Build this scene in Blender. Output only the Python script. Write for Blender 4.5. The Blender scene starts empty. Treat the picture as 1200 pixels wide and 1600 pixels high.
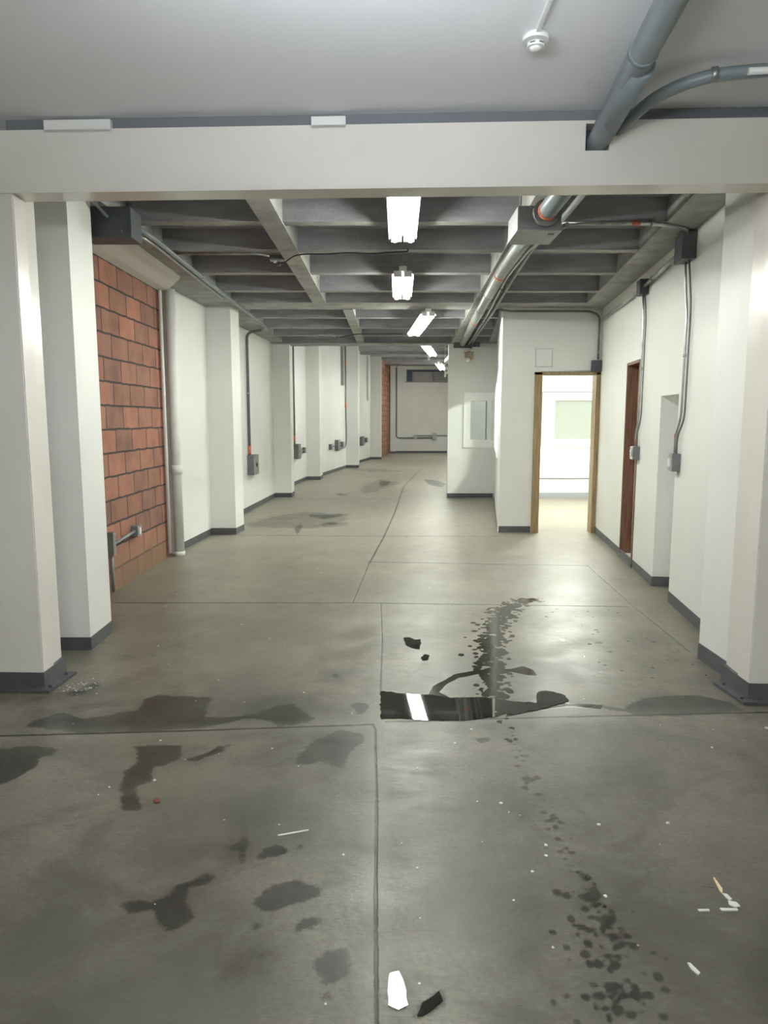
import bpy, bmesh, math, random
import numpy as np
from mathutils import Vector, Matrix
random.seed(7)
S = bpy.context.scene
COL = S.collection

# ---------------------------------------------------------------- camera
cd = bpy.data.cameras.new('camera')
cam = bpy.data.objects.new('camera', cd); COL.objects.link(cam)
cam.location = (0, 0, 1.5)
cam.rotation_euler = (math.pi/2 - math.atan(146/1110), 0, 0)
cd.sensor_fit = 'VERTICAL'; cd.sensor_height = 36; cd.sensor_width = 27
cd.lens = 1110/1600*36
cd.clip_start = .05; cd.clip_end = 200
S.camera = cam

# ---------------------------------------------------------------- world and exposure
w = bpy.data.worlds.new('world'); S.world = w; w.use_nodes = True
w.node_tree.nodes['Background'].inputs[0].default_value = (.75, .8, 1, 1)
w.node_tree.nodes['Background'].inputs[1].default_value = .02
S.view_settings.view_transform = 'Standard'; S.view_settings.look = 'None'
S.view_settings.gamma = 1; S.view_settings.exposure = 0.98
S.view_settings.use_curve_mapping = False
# strength of each lamp's tubes (W/m2 sr scale), tuned against the photograph
LAMP = dict(front=43, back=70, far_fill=70, one=62, two=62, three=62, four=62, five=62, office=240, store=90)

# ---------------------------------------------------------------- materials
MATS = {}
def mat(name, col, rough=.6, metal=0, noise=0, scale=3, bump=0, bscale=60, emit=None, strength=0, spec=.5, detail=5, streak=None):
    if name in MATS: return MATS[name]
    m = bpy.data.materials.new(name); m.use_nodes = True
    n = m.node_tree.nodes; l = m.node_tree.links; p = n['Principled BSDF']
    p.inputs['Base Color'].default_value = (*col, 1)
    p.inputs['Roughness'].default_value = rough; p.inputs['Metallic'].default_value = metal
    p.inputs['Specular IOR Level'].default_value = spec
    if emit:
        p.inputs['Emission Color'].default_value = (*emit, 1); p.inputs['Emission Strength'].default_value = strength
    if noise or bump:
        g = n.new('ShaderNodeNewGeometry')
        mp = n.new('ShaderNodeMapping'); l.new(g.outputs['Position'], mp.inputs[0])
        if streak: mp.inputs['Scale'].default_value = streak
    if noise:
        t = n.new('ShaderNodeTexNoise'); t.inputs['Scale'].default_value = scale; t.inputs['Detail'].default_value = detail
        l.new(mp.outputs[0], t.inputs['Vector'])
        r = n.new('ShaderNodeMapRange'); r.inputs[1].default_value = .3; r.inputs[2].default_value = .7
        r.inputs[3].default_value = 1-noise; r.inputs[4].default_value = 1+noise*.5
        l.new(t.outputs['Fac'], r.inputs[0])
        v = n.new('ShaderNodeVectorMath'); v.operation = 'SCALE'; v.inputs[0].default_value = col
        l.new(r.outputs[0], v.inputs['Scale']); l.new(v.outputs[0], p.inputs['Base Color'])
    if bump:
        t2 = n.new('ShaderNodeTexNoise'); t2.inputs['Scale'].default_value = bscale; t2.inputs['Detail'].default_value = 6
        l.new(g.outputs['Position'], t2.inputs['Vector'])
        b = n.new('ShaderNodeBump'); b.inputs['Strength'].default_value = bump; b.inputs['Distance'].default_value = .01
        l.new(t2.outputs['Fac'], b.inputs['Height']); l.new(b.outputs[0], p.inputs['Normal'])
    MATS[name] = m
    return m

WHITE = mat('white_painted_plaster', (.77, .775, .745), .55, noise=.05, scale=1.3, bump=.12, bscale=9)
WHITE2 = mat('white_ceiling_paint', (.84, .845, .86), .7, noise=.03, scale=.8, bump=.05, bscale=7)
GLOSS = mat('glossy_white_enamel', (.72, .685, .64), .22, noise=.04, scale=2, bump=.05, bscale=6)
BAND = mat('dark_grey_base_paint', (.085, .088, .095), .45, noise=.2, scale=6, bump=.1)
STEEL = mat('dark_grey_steel_plate', (.075, .078, .085), .45, noise=.25, scale=12, bump=.1)
CONC = mat('bare_grey_concrete', (.31, .31, .33), .85, noise=.25, scale=3, bump=.6, bscale=30, streak=(1, 1, 5))
CONCL = mat('pale_concrete_and_lit_joist_bottoms', (.38, .38, .365), .85, noise=.3, scale=5, bump=.6, bscale=25)  # paler concrete; on joist undersides it stands for their lit look
SLAB = mat('dark_ceiling_slab', (.36, .36, .38), .9, noise=.2, scale=2, bump=.4)
GALV = mat('galvanised_steel', (.42, .43, .43), .33, .85, noise=.25, scale=14)
GREYBOX = mat('grey_painted_steel_box', (.17, .175, .18), .5, .2, noise=.15, scale=10)
DKBOX = mat('dark_slate_painted_box', (.085, .095, .105), .5, .1, noise=.15, scale=10)
PVC = mat('grey_painted_pipe', (.2, .235, .25), .38, noise=.12, scale=7)
PVCL = mat('light_grey_pipe', (.24, .265, .255), .4, noise=.2, scale=7)
ORANGE = mat('orange_primer', (.62, .16, .08), .6, noise=.2, scale=20)
WOOD = mat('varnished_wood', (.33, .235, .12), .45, noise=.35, scale=6, streak=(8, 8, .6))
DWOOD = mat('dark_brown_wood', (.22, .12, .075), .4, noise=.4, scale=6, streak=(9, 9, .5))
RUBBER = mat('black_cable_sheath', (.03, .03, .035), .5)
PLASTIC = mat('white_plastic', (.78, .78, .76), .4)
GAP = mat('gap_shadow_tone', (.17, .18, .20), .8)  # dark tone stands for the shadow in the gap above the beam
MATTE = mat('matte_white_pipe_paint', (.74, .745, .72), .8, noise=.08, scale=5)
HOLE = mat('slate_hole_fill', (.07, .075, .09), .7)
IVORY = mat('cream_office_wall', (.82, .82, .74), .5)
WFRAME = mat('white_window_frame', (.93, .935, .92), .35)
DFRAME = mat('slate_window_frame', (.05, .065, .10), .5)
SHUT = mat('pale_grey_panel', (.33, .32, .32), .6, noise=.08)
BEIGE = mat('stained_beige_plastic', (.33, .25, .17), .6, noise=.4, scale=30)
CHIP = mat('white_plaster_crumb', (.58, .57, .53), .7)
LEAF = mat('dry_red_leaf', (.16, .04, .03), .7)
YEL = mat('yellowish_plaster_sliver', (.7, .55, .33), .7)

def glass(name, col, opac):
    m = bpy.data.materials.new(name); m.use_nodes = True; n = m.node_tree.nodes; l = m.node_tree.links
    p = n['Principled BSDF']; o = n['Material Output']
    p.inputs['Base Color'].default_value = (*col, 1); p.inputs['Roughness'].default_value = .05
    t = n.new('ShaderNodeBsdfTransparent'); t.inputs[0].default_value = (.92, .94, .93, 1)
    mx = n.new('ShaderNodeMixShader'); mx.inputs[0].default_value = opac
    l.new(t.outputs[0], mx.inputs[1]); l.new(p.outputs[0], mx.inputs[2]); l.new(mx.outputs[0], o.inputs[0])
    return m
GLASS = glass('window_glass', (.6, .62, .62), .55)
GGLASS = glass('greenish_window_glass', (.5, .54, .5), .6)

def brick_mat():
    m = bpy.data.materials.new('hollow_clay_block_wall'); m.use_nodes = True
    n = m.node_tree.nodes; l = m.node_tree.links; p = n['Principled BSDF']; p.inputs['Roughness'].default_value = .85
    g = n.new('ShaderNodeNewGeometry'); sp = n.new('ShaderNodeSeparateXYZ'); l.new(g.outputs['Position'], sp.inputs[0])
    cb = n.new('ShaderNodeCombineXYZ'); l.new(sp.outputs[1], cb.inputs[0]); l.new(sp.outputs[2], cb.inputs[1])
    wob = n.new('ShaderNodeTexNoise'); wob.inputs['Scale'].default_value = 7; l.new(g.outputs['Position'], wob.inputs['Vector'])
    sb = n.new('ShaderNodeVectorMath'); sb.operation = 'SCALE'; sb.inputs['Scale'].default_value = .022
    l.new(wob.outputs['Color'], sb.inputs[0])
    ad = n.new('ShaderNodeVectorMath'); l.new(cb.outputs[0], ad.inputs[0]); l.new(sb.outputs[0], ad.inputs[1])
    b = n.new('ShaderNodeTexBrick'); l.new(ad.outputs[0], b.inputs[0])
    b.inputs['Scale'].default_value = 1; b.inputs['Brick Width'].default_value = .405; b.inputs['Row Height'].default_value = .2025
    b.inputs['Mortar Size'].default_value = .0095; b.inputs['Mortar Smooth'].default_value = .25; b.inputs['Bias'].default_value = -.1
    b.inputs['Color1'].default_value = (.34, .15, .10, 1); b.inputs['Color2'].default_value = (.205, .11, .082, 1)
    b.inputs['Mortar'].default_value = (.045, .04, .036, 1)
    t = n.new('ShaderNodeTexNoise'); t.inputs['Scale'].default_value = 4; t.inputs['Detail'].default_value = 8; l.new(g.outputs['Position'], t.inputs['Vector'])
    r = n.new('ShaderNodeMapRange'); r.inputs[1].default_value = .3; r.inputs[2].default_value = .7; r.inputs[3].default_value = .72; r.inputs[4].default_value = 1.2
    l.new(t.outputs['Fac'], r.inputs[0])
    v = n.new('ShaderNodeVectorMath'); v.operation = 'SCALE'; l.new(b.outputs['Color'], v.inputs[0]); l.new(r.outputs[0], v.inputs['Scale'])
    # lowest course stained ochre with damp dirt
    dz = n.new('ShaderNodeMapRange'); dz.inputs[1].default_value = .1; dz.inputs[2].default_value = .42; dz.inputs[3].default_value = .7; dz.inputs[4].default_value = 0
    l.new(sp.outputs[2], dz.inputs[0])
    mx = n.new('ShaderNodeMix'); mx.data_type = 'RGBA'; l.new(dz.outputs[0], mx.inputs['Factor'])
    l.new(v.outputs[0], mx.inputs[6]); mx.inputs[7].default_value = (.19, .125, .07, 1); l.new(mx.outputs[2], p.inputs['Base Color'])
    bp = n.new('ShaderNodeBump'); bp.inputs['Strength'].default_value = .7; bp.inputs['Distance'].default_value = .012; bp.invert = True
    l.new(b.outputs['Fac'], bp.inputs['Height']); l.new(bp.outputs[0], p.inputs['Normal'])
    return m
BRICK = brick_mat()

# ---------------------------------------------------------------- mesh helpers (all in world metres)
def box(bm, lo, hi):
    vs = [bm.verts.new((x, y, z)) for x in (lo[0], hi[0]) for y in (lo[1], hi[1]) for z in (lo[2], hi[2])]
    for f in ((0,1,3,2),(4,6,7,5),(0,4,5,1),(2,3,7,6),(0,2,6,4),(1,5,7,3)): bm.faces.new([vs[i] for i in f])
def obox(bm, c, u, su, sn, sz, v=None):
    """box centred on c: su along horizontal unit u, sn across it, sz up"""
    u = Vector((u[0], u[1], u[2] if len(u) > 2 else 0)).normalized(); k = Vector((0, 0, 1))
    nn = u.cross(k).normalized(); k = nn.cross(u)
    c = Vector(c)
    vs = [bm.verts.new(c + u*(a*su/2) + nn*(b*sn/2) + k*(d*sz/2)) for a in (-1, 1) for b in (-1, 1) for d in (-1, 1)]
    for f in ((0,1,3,2),(4,6,7,5),(0,4,5,1),(2,3,7,6),(0,2,6,4),(1,5,7,3)): bm.faces.new([vs[i] for i in f])
def prism(bm, poly, z0, z1):
    a = [bm.verts.new((x, y, z0)) for x, y in poly]; b = [bm.verts.new((x, y, z1)) for x, y in poly]
    n = len(poly); bm.faces.new(a[::-1]); bm.faces.new(b)
    for i in range(n): bm.faces.new((a[i], a[(i+1) % n], b[(i+1) % n], b[i]))
def rounded(pts, r, n=5):
    P = [Vector(p) for p in pts]; out = [P[0]]
    for i in range(1, len(P)-1):
        a = (P[i-1]-P[i]); b = (P[i+1]-P[i]); d = min(r, a.length*.45, b.length*.45)
        A = P[i]+a.normalized()*d; B = P[i]+b.normalized()*d
        for k in range(n+1):
            t = k/n; out.append(A*(1-t)**2 + P[i]*2*t*(1-t) + B*t*t)
    out.append(P[-1]); return out
def tube(bm, pts, r, seg=10, bend=None, cap=True):
    if bend: pts = rounded(pts, bend)
    P = [Vector(p) for p in pts]; rings = []; prev = None
    for i, p in enumerate(P):
        t = (P[min(i+1, len(P)-1)] - P[max(i-1, 0)]).normalized()
        if prev is None:
            s = t.cross(Vector((0, 0, 1)));
            if s.length < 1e-3: s = t.cross(Vector((1, 0, 0)))
        else: s = prev - t*prev.dot(t)
        s.normalize(); prev = s; q = t.cross(s)
        rings.append([bm.verts.new(p + (s*math.cos(2*math.pi*k/seg) + q*math.sin(2*math.pi*k/seg))*r) for k in range(seg)])
    for a, b in zip(rings, rings[1:]):
        for k in range(seg):
            f = bm.faces.new((a[k], a[(k+1) % seg], b[(k+1) % seg], b[k])); f.smooth = True
    if cap: bm.faces.new(rings[0][::-1]); bm.faces.new(rings[-1])
def sphere(bm, c, r, sz=1):
    bmesh.ops.create_uvsphere(bm, u_segments=14, v_segments=8, radius=r, matrix=Matrix.Translation(c) @ Matrix.Diagonal((1, 1, sz, 1)))
def new(): return bmesh.new()
def B(*a):
    bm = new(); box(bm, *a); return bm
def T(*a, **k):
    bm = new(); tube(bm, *a, **k); return bm
def O(*a, **k):
    bm = new(); obox(bm, *a, **k); return bm

def link(name, bm, m, parent=None, bevel=0):
    bmesh.ops.recalc_face_normals(bm, faces=bm.faces)
    if bevel: bmesh.ops.bevel(bm, geom=[e for e in bm.edges], offset=bevel, segments=2, affect='EDGES', clamp_overlap=True)
    xs = [v.co for v in bm.verts]
    if parent is not None:
        off = Vector((0, 0, 0)); q = parent
        while q is not None: off += q.location; q = q.parent
    lo = Vector((min(v.x for v in xs), min(v.y for v in xs), min(v.z for v in xs))); hi = Vector((max(v.x for v in xs), max(v.y for v in xs), max(v.z for v in xs)))
    base = Vector(((lo.x+hi.x)/2, (lo.y+hi.y)/2, lo.z))
    for v in bm.verts: v.co -= base
    me = bpy.data.meshes.new(name); bm.to_mesh(me); bm.free(); me.materials.append(m)
    o = bpy.data.objects.new(name, me); COL.objects.link(o)
    if parent is not None: o.parent = parent; o.location = base - off
    else: o.location = base
    return o
def tag(o, label, cat, group=None, kind=None):
    o['label'] = label; o['category'] = cat
    if group: o['group'] = group
    if kind: o['kind'] = kind
    return o
def thing(name, loc, label, cat, group=None, kind=None):
    o = bpy.data.objects.new(name, None); COL.objects.link(o); o.location = loc; o.empty_display_size = .1
    return tag(o, label, cat, group, kind)
def struct(name, bm, m, label=None, cat=None, parent=None, bevel=0):
    o = link(name, bm, m, parent, bevel)
    if parent is None:
        o['kind'] = 'structure'
        if label: o['label'] = label; o['category'] = cat
    return o
def wallseg(bm, a, b, z0, z1, th):
    """slab whose visible face runs a->b; thickness th to the right of that direction (negative = left)"""
    a = Vector(a); b = Vector(b); d = (b-a).normalized(); n = Vector((d.y, -d.x))*th
    prism(bm, [a, b, b+n, a+n], z0, z1)
# ---------------------------------------------------------------- floor outlines in metres (x right, y into the hall)
STRONG=[[(-1.76,3.324),(-1.75,3.399),(-1.66,3.489),(-1.51,3.407),(-1.37,3.485),(-1.28,3.525),(-1.29,3.665),(-1.24,3.724),(-1.12,3.71),(-0.937,3.688),(-0.923,3.558),(-0.909,3.437),(-0.779,3.437),(-0.656,3.477),(-0.557,3.579),(-0.476,3.609),(-0.431,3.517),(-0.347,3.418),(-0.382,3.369),(-0.503,3.324),(-0.61,3.399),(-0.694,3.418),(-0.876,3.306),(-1.08,3.27),(-1.28,3.252),(-1.49,3.252),(-1.63,3.288)],
[(-1.76,3.085),(-1.64,3.117),(-1.5,3.092),(-1.48,3.023),(-1.54,3.017),(-1.52,2.934),(-1.54,2.822),(-1.63,2.693),(-1.86,3.101)],
[(-1.15,3.111),(-1.05,3.124),(-0.942,3.124),(-0.909,3.008),(-0.951,2.934),(-0.998,2.905),(-0.971,2.782),(-1.01,2.743),(-0.957,2.621),(-0.941,2.575),(-1.01,2.57),(-1.09,2.769),(-1.12,2.877),(-1.08,2.934),(-1.11,3.023)],
[(-0.882,2.963),(-0.861,3.017),(-0.799,3.054),(-0.768,3.111),(-0.712,3.124),(-0.727,3.06),(-0.789,3.017),(-0.819,2.963)],
[(-0.385,2.934),(-0.385,3.054),(-0.303,3.201),(-0.217,3.277),(-0.092,3.235),(-0.083,3.167),(-0.133,3.101),(-0.151,3.023),(-0.167,2.911),(-0.222,2.905),(-0.282,2.963),(-0.335,2.928)],
[(-0.187,3.6),(-0.12,3.635),(-0.075,3.558),(-0.09,3.469),(-0.139,3.469)],
[(-0.566,2.336),(-0.513,2.356),(-0.505,2.401),(-0.481,2.365),(-0.481,2.308),(-0.474,2.245),(-0.489,2.236),(-0.509,2.308)],
[(-0.444,2.29),(-0.417,2.327),(-0.375,2.346),(-0.33,2.308),(-0.375,2.272),(-0.427,2.254)],
[(-0.319,2.336),(-0.295,2.346),(-0.287,2.327),(-0.309,2.316)],
[(-0.408,2.028),(-0.407,2.081),(-0.364,2.133),(-0.283,2.149),(-0.196,2.112),(-0.213,2.073),(-0.269,2.036),(-0.344,2.002)],
[(-0.268,1.931),(-0.256,1.965),(-0.214,1.978),(-0.188,1.965),(-0.208,1.924),(-0.254,1.911)],
[(-0.193,1.77),(-0.193,1.811),(-0.155,1.843),(-0.101,1.851),(-0.085,1.817),(-0.096,1.759),(-0.137,1.717),(-0.172,1.725)],
[(-0.397,1.944),(-0.38,1.955),(-0.365,1.944),(-0.384,1.927)],
[(-0.82,2.028),(-0.773,2.051),(-0.713,2.051),(-0.679,2.073),(-0.683,2.12),(-0.632,2.16),(-0.586,2.188),(-0.547,2.16),(-0.571,2.128),(-0.629,2.112),(-0.629,2.073),(-0.576,1.971),(-0.634,1.891),(-0.669,1.944),(-0.706,2),(-0.782,1.992)],
[(-0.163,1.677),(-0.143,1.688),(-0.129,1.672),(-0.149,1.659)],
[(-1.75,3.733),(-1.72,3.802),(-1.65,3.788),(-1.63,3.724),(-1.7,3.697)],
[(-1.69,3.865),(-1.65,3.914),(-1.6,3.865),(-1.62,3.802)],
[(-0.321,4.027),(-0.285,4.064),(-0.245,4.016),(-0.278,3.949)],
[(0.232,3.702),(0.278,3.858),(0.345,3.941),(0.417,4.044),(0.565,4.116),(0.669,4.124),(0.774,4.135),(0.848,4.183),(0.899,4.116),(0.903,4.016),(0.843,4.027),(0.764,4.08),(0.659,4.062),(0.556,4.044),(0.435,3.981),(0.352,3.874),(0.307,3.763),(0.359,3.688)],
[(0.424,3.195),(0.496,3.199),(0.5,3.161),(0.448,3.15)],
[(0.706,3.629),(0.81,3.609),(0.987,3.615),(1.06,3.6),(1.16,3.586),(1.13,3.531),(0.986,3.567),(0.869,3.545),(0.747,3.49),(0.617,3.437)],
[(1.1,3.59),(1.24,3.548),(1.42,3.688),(1.54,3.71),(1.73,3.721),(1.84,3.622),(1.87,3.517),(1.72,3.477),(1.55,3.447),(1.3,3.437),(1.26,3.497),(1.16,3.527)],
[(0.076,1.615),(0.096,1.662),(0.15,1.703),(0.157,1.662),(0.128,1.631),(0.093,1.61)],
[(-0.083,17.35),(0.199,16.9),(0.029,15.83),(-0.131,16.11)],
[(0.97,17.69),(1.3,17.35),(1.44,16.41),(1.27,15.56),(1.04,16.11)],
[(-1.2,11.12),(-0.65,11.18),(-0.667,10.85),(-0.899,10.59),(-1.13,10.8)],
[(-0.927,10.11),(-0.741,10.34),(-0.657,10.11),(-0.837,9.84)],
[(-1,14.1),(-0.877,14.32),(-0.717,13.96),(-0.845,13.79)],
[(-1.24,9.669),(-1.21,10.22),(-1.14,9.884),(-1.13,9.169)]]
FAINT=[[(-1.47,3.023),(-1.38,2.993),(-1.15,2.934),(-1.07,2.718),(-1.14,2.743),(-1.3,2.905)],
[(-1.33,2.519),(-1.28,2.579),(-1.2,2.609),(-1.11,2.633),(-1.16,2.564),(-1.25,2.513)],
[(-0.87,1.693),(-0.82,1.736),(-0.738,1.747),(-0.67,1.725),(-0.601,1.781),(-0.579,1.829),(-0.495,1.817),(-0.452,1.747),(-0.408,1.704),(-0.34,1.704),(-0.252,1.683),(-0.261,1.632),(-0.32,1.593),(-0.349,1.503),(-0.797,1.503),(-0.854,1.642)],
[(-1.11,1.805),(-1.06,1.878),(-1.02,1.985),(-0.903,1.931),(-0.91,1.841),(-0.978,1.759),(-1.06,1.714)],
[(-0.97,1.612),(-0.882,1.632),(-0.824,1.593),(-0.806,1.521),(-0.911,1.503)],
[(0.898,3.038),(1.07,3.006),(1.17,2.886),(1.07,2.774),(0.95,2.915)],
[(1.29,2.55),(1.48,2.562),(1.45,2.505),(1.32,2.505)],
[(0.522,1.683),(0.624,1.847),(0.705,1.81),(0.695,1.705),(0.723,1.621),(0.634,1.562),(0.565,1.601)],
[(0.002,2.645),(0.212,2.645),(0.376,2.597),(0.323,2.483),(0.139,2.516),(0.027,2.55)],
[(0.149,2.261),(0.301,2.299),(0.394,2.043),(0.288,1.873),(0.195,1.9),(0.118,2.106)],
[(-1.72,10.85),(-1.27,11.4),(-0.573,11.12),(-0.576,9.884),(-0.984,9.669),(-1.81,9.775),(-2.01,10.11)],
[(-0.496,15.83),(-0.085,17.69),(0.363,16.71),(-0.167,14.55),(-0.449,14.32)],
[(-1.24,21.47),(-0.101,21.17),(0.572,20.23),(-0.361,20.05)],
[(-0.75,2.308),(-0.692,2.385),(-0.636,2.346),(-0.686,2.202),(-0.739,2.202)],
[(-0.688,2.552),(-0.645,2.693),(-0.394,2.743),(-0.305,2.645),(-0.491,2.552)]]
JOINTS=[[(-0.018,1.521),(-0.026,2.073),(-0.03,2.645),(-0.044,3.288),(-0.057,3.346)],
[(-0.021,3.733),(-0.013,4.698),(-0.026,5.664)],
[(-0.257,5.684),(-0.154,7.297),(0,9.008),(0.176,11.4),(0.442,15.78),(1.03,20.71)],
[(-1.92,3.211),(-0.93,3.274),(-0.126,3.339),(-0.057,3.346)],
[(0.01,3.376),(0.974,3.437),(1.98,3.493)],
[(-2.21,5.684),(-0.257,5.684),(1.96,5.564)],
[(-0.169,7.364),(2.1,7.167)],
[(-3.01,9.161),(-0.082,9.008),(1.48,9.008)],
[(-1.69,13.35),(0.24,13.25)],
[(-0.688,19.05),(0.956,19.27)],
[(2.1,7.199),(2.02,5.767),(1.98,4.431)]]
TRAIL=[(1.24,5.83),(0.971,5.525),(0.777,4.92),(0.647,4.191),(0.607,3.688),(0.604,3.361),(0.598,3.15),(0.607,2.963),(0.609,2.769),(0.639,2.552),(0.657,2.385),(0.652,2.236),(0.648,2.104),(0.643,1.985),(0.642,1.829),(0.625,1.693),(0.608,1.593)]
PUDDLES={'main':[(-0.018,3.779),(0.071,3.754),(0.135,3.739),(0.245,3.724),(0.303,3.711),(0.358,3.682),(0.51,3.694),(0.599,3.673),(0.663,3.644),(0.729,3.629),(0.81,3.609),(0.837,3.718),(0.861,3.763),(0.901,3.785),(0.953,3.754),(0.983,3.711),(0.993,3.635),(0.941,3.609),(0.834,3.539),(0.749,3.504),(0.676,3.464),(0.624,3.477),(0.563,3.437),(0.405,3.386),(0.193,3.396),(0.075,3.417),(-0.016,3.407)],
'a':[(0.135,4.746),(0.177,4.755),(0.207,4.698),(0.248,4.712),(0.248,4.615),(0.231,4.495),(0.183,4.525),(0.145,4.583)],
'b':[(0.234,4.34),(0.263,4.397),(0.289,4.381),(0.274,4.288),(0.242,4.276)],
'd':[(0.016,1.756),(0.041,1.764),(0.053,1.733),(0.057,1.694),(0.062,1.649),(0.038,1.635),(0.011,1.649),(0.01,1.694)],
'e':[(0.083,1.618),(0.1,1.656),(0.145,1.696),(0.153,1.664),(0.126,1.635),(0.097,1.616)]}

# ================================================================ FLOOR
def seg_d(P, a, b):
    a = np.array(a); b = np.array(b); ba = b-a
    h = np.clip(((P-a)@ba)/(ba@ba), 0, 1); return np.hypot(*(P-a-h[:, None]*ba).T)
def sdf(P, polys, cap=.6):
    out = np.full(len(P), cap)
    for poly in polys:
        q = np.array(poly); lo = q.min(0)-cap; hi = q.max(0)+cap
        idx = np.where((P[:, 0] > lo[0]) & (P[:, 0] < hi[0]) & (P[:, 1] > lo[1]) & (P[:, 1] < hi[1]))[0]
        if not len(idx): continue
        p = P[idx]; d = np.full(len(p), cap); ins = np.zeros(len(p), bool)
        for i in range(len(q)):
            a, b = q[i], q[(i+1) % len(q)]
            d = np.minimum(d, seg_d(p, a, b))
            if a[1] != b[1]:
                c = ((a[1] > p[:, 1]) != (b[1] > p[:, 1])) & (p[:, 0] < (b[0]-a[0])*(p[:, 1]-a[1])/(b[1]-a[1])+a[0]); ins ^= c
        out[idx] = np.minimum(out[idx], np.where(ins, -d, d))
    return out
# tyre-tread like trail of drips
rng = random.Random(3)
DRIPS = []
for i in range(len(TRAIL)-1):
    a, b = TRAIL[i], TRAIL[i+1]; L = math.dist(a, b)
    dens = 330 if i < 4 else (50 if i < 12 else 230)
    wid = (.10, .10, .10, .09)[i] if i < 4 else (.035 if i < 12 else (.06, .1, .13, .14)[min(i-12, 3)])
    for k in range(int(L*dens)):
        t = rng.random(); x = a[0]+(b[0]-a[0])*t+rng.gauss(0, wid*.55); y = a[1]+(b[1]-a[1])*t+rng.gauss(0, .03)
        rx = rng.uniform(.008, .02)*(1.15 if i < 4 else .75); ry = rx*rng.uniform(.7, 1.5)
        DRIPS.append((x, y, rx, ry))
for k in range(50): DRIPS.append((rng.uniform(1.2, 2.0), rng.uniform(3.9, 5.6), rng.uniform(.006, .02), rng.uniform(.006, .02)))
for k in range(120):
    y = rng.uniform(1.6, 12); DRIPS.append((rng.uniform(-1.9, 1.9)*min(1, y/3.5), y, rng.uniform(.003, .007), rng.uniform(.003, .009)))

def steps(a, b, s): return list(np.arange(a, b, s))
ys = steps(-3.2, 1.4, .4)+steps(1.4, 4.2, .012)+steps(4.2, 6.2, .014)+steps(6.2, 7, .03)+steps(7, 14, .04)+steps(14, 33, .25)
xs = steps(-6.2, -3, .4)+steps(-3, -1.2, .03)+steps(-1.2, 1.6, .013)+steps(1.6, 2.8, .03)+steps(2.8, 6.3, .35)
X, Y = np.meshgrid(np.array(xs), np.array(ys)); P = np.stack([X.ravel(), Y.ravel()], 1)
me = bpy.data.meshes.new('floor'); nx, ny = len(xs), len(ys)
co = np.zeros((len(P), 3)); co[:, :2] = P
ii = (np.arange(ny-1)[:, None]*nx + np.arange(nx-1)[None]).ravel()
quads = np.stack([ii, ii+1, ii+1+nx, ii+nx], 1)
me.vertices.add(len(P)); me.vertices.foreach_set('co', co.ravel())
me.loops.add(quads.size); me.loops.foreach_set('vertex_index', quads.ravel())
me.polygons.add(len(quads)); me.polygons.foreach_set('loop_start', np.arange(len(quads))*4)
me.update(calc_edges=True)
wet = sdf(P, STRONG + list(PUDDLES.values()), .5)
drip = sdf(P, [STRONG[18], STRONG[20]] + list(PUDDLES.values()), .5)
for x, y, rx, ry in DRIPS:
    idx = np.where((abs(P[:, 0]-x) < rx+.05) & (abs(P[:, 1]-y) < ry+.05))[0]
    if len(idx):
        d = (np.hypot((P[idx, 0]-x)/rx, (P[idx, 1]-y)/ry)-1)*min(rx, ry); drip[idx] = np.minimum(drip[idx], d)
fnt = sdf(P, FAINT, .5)
for nm, arr in (('wet', wet), ('drip', drip), ('faint', fnt)):
    at = me.attributes.new(nm, 'FLOAT', 'POINT'); at.data.foreach_set('value', arr.astype(np.float32))

fm = bpy.data.materials.new('worn_concrete_floor'); fm.use_nodes = True
N = fm.node_tree.nodes; L = fm.node_tree.links; PB = N['Principled BSDF']
def nd(t, **k):
    n = N.new(t)
    for a, b in k.items(): setattr(n, a, b)
    return n
def setin(n, i, v):
    if isinstance(v, bpy.types.NodeSocket): L.new(v, n.inputs[i])
    else: n.inputs[i].default_value = v
def math_(op, a, b=0., c=None, clamp=False):
    n = nd('ShaderNodeMath', operation=op); n.use_clamp = clamp; setin(n, 0, a); setin(n, 1, b)
    if c is not None: setin(n, 2, c)
    return n.outputs[0]
def vmath(op, a, b=None, s=None, out=0):
    n = nd('ShaderNodeVectorMath', operation=op); setin(n, 0, a)
    if b is not None: setin(n, 1, b)
    if s is not None: setin(n, 'Scale', s)
    return n.outputs[out]
def rng_(v, a, b, c, d, smooth=False):
    n = nd('ShaderNodeMapRange');
    if smooth: n.interpolation_type = 'SMOOTHSTEP'
    setin(n, 0, v); n.inputs[1].default_value = a; n.inputs[2].default_value = b; n.inputs[3].default_value = c; n.inputs[4].default_value = d
    return n.outputs[0]
def mixc(f, a, b):
    n = nd('ShaderNodeMix'); n.data_type = 'RGBA'; setin(n, 0, f)
    setin(n, 6, a if isinstance(a, bpy.types.NodeSocket) else (*a, 1)); setin(n, 7, b if isinstance(b, bpy.types.NodeSocket) else (*b, 1)); return n.outputs[2]
geo = nd('ShaderNodeNewGeometry'); pos = geo.outputs['Position']
def noise(sc, det=6, vec=None, rough=.55, dist=0):
    n = nd('ShaderNodeTexNoise'); L.new(vec or pos, n.inputs['Vector']); n.inputs['Scale'].default_value = sc; n.inputs['Detail'].default_value = det
    n.inputs['Roughness'].default_value = rough; n.inputs['Distortion'].default_value = dist; return n.outputs['Fac']
mpn = nd('ShaderNodeMapping'); L.new(pos, mpn.inputs[0]); mpn.inputs['Scale'].default_value = (1, 9, 1)
brush = mpn.outputs[0]
big = noise(.9, 8, rough=.62); mid = noise(4, 8, rough=.65); fine = noise(60, 5); broom = noise(22, 4, brush); patch = noise(.45, 3, dist=.8)
base = mixc(rng_(big, .38, .62, 0, 1), (.036, .033, .025), (.20, .19, .158))
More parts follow.
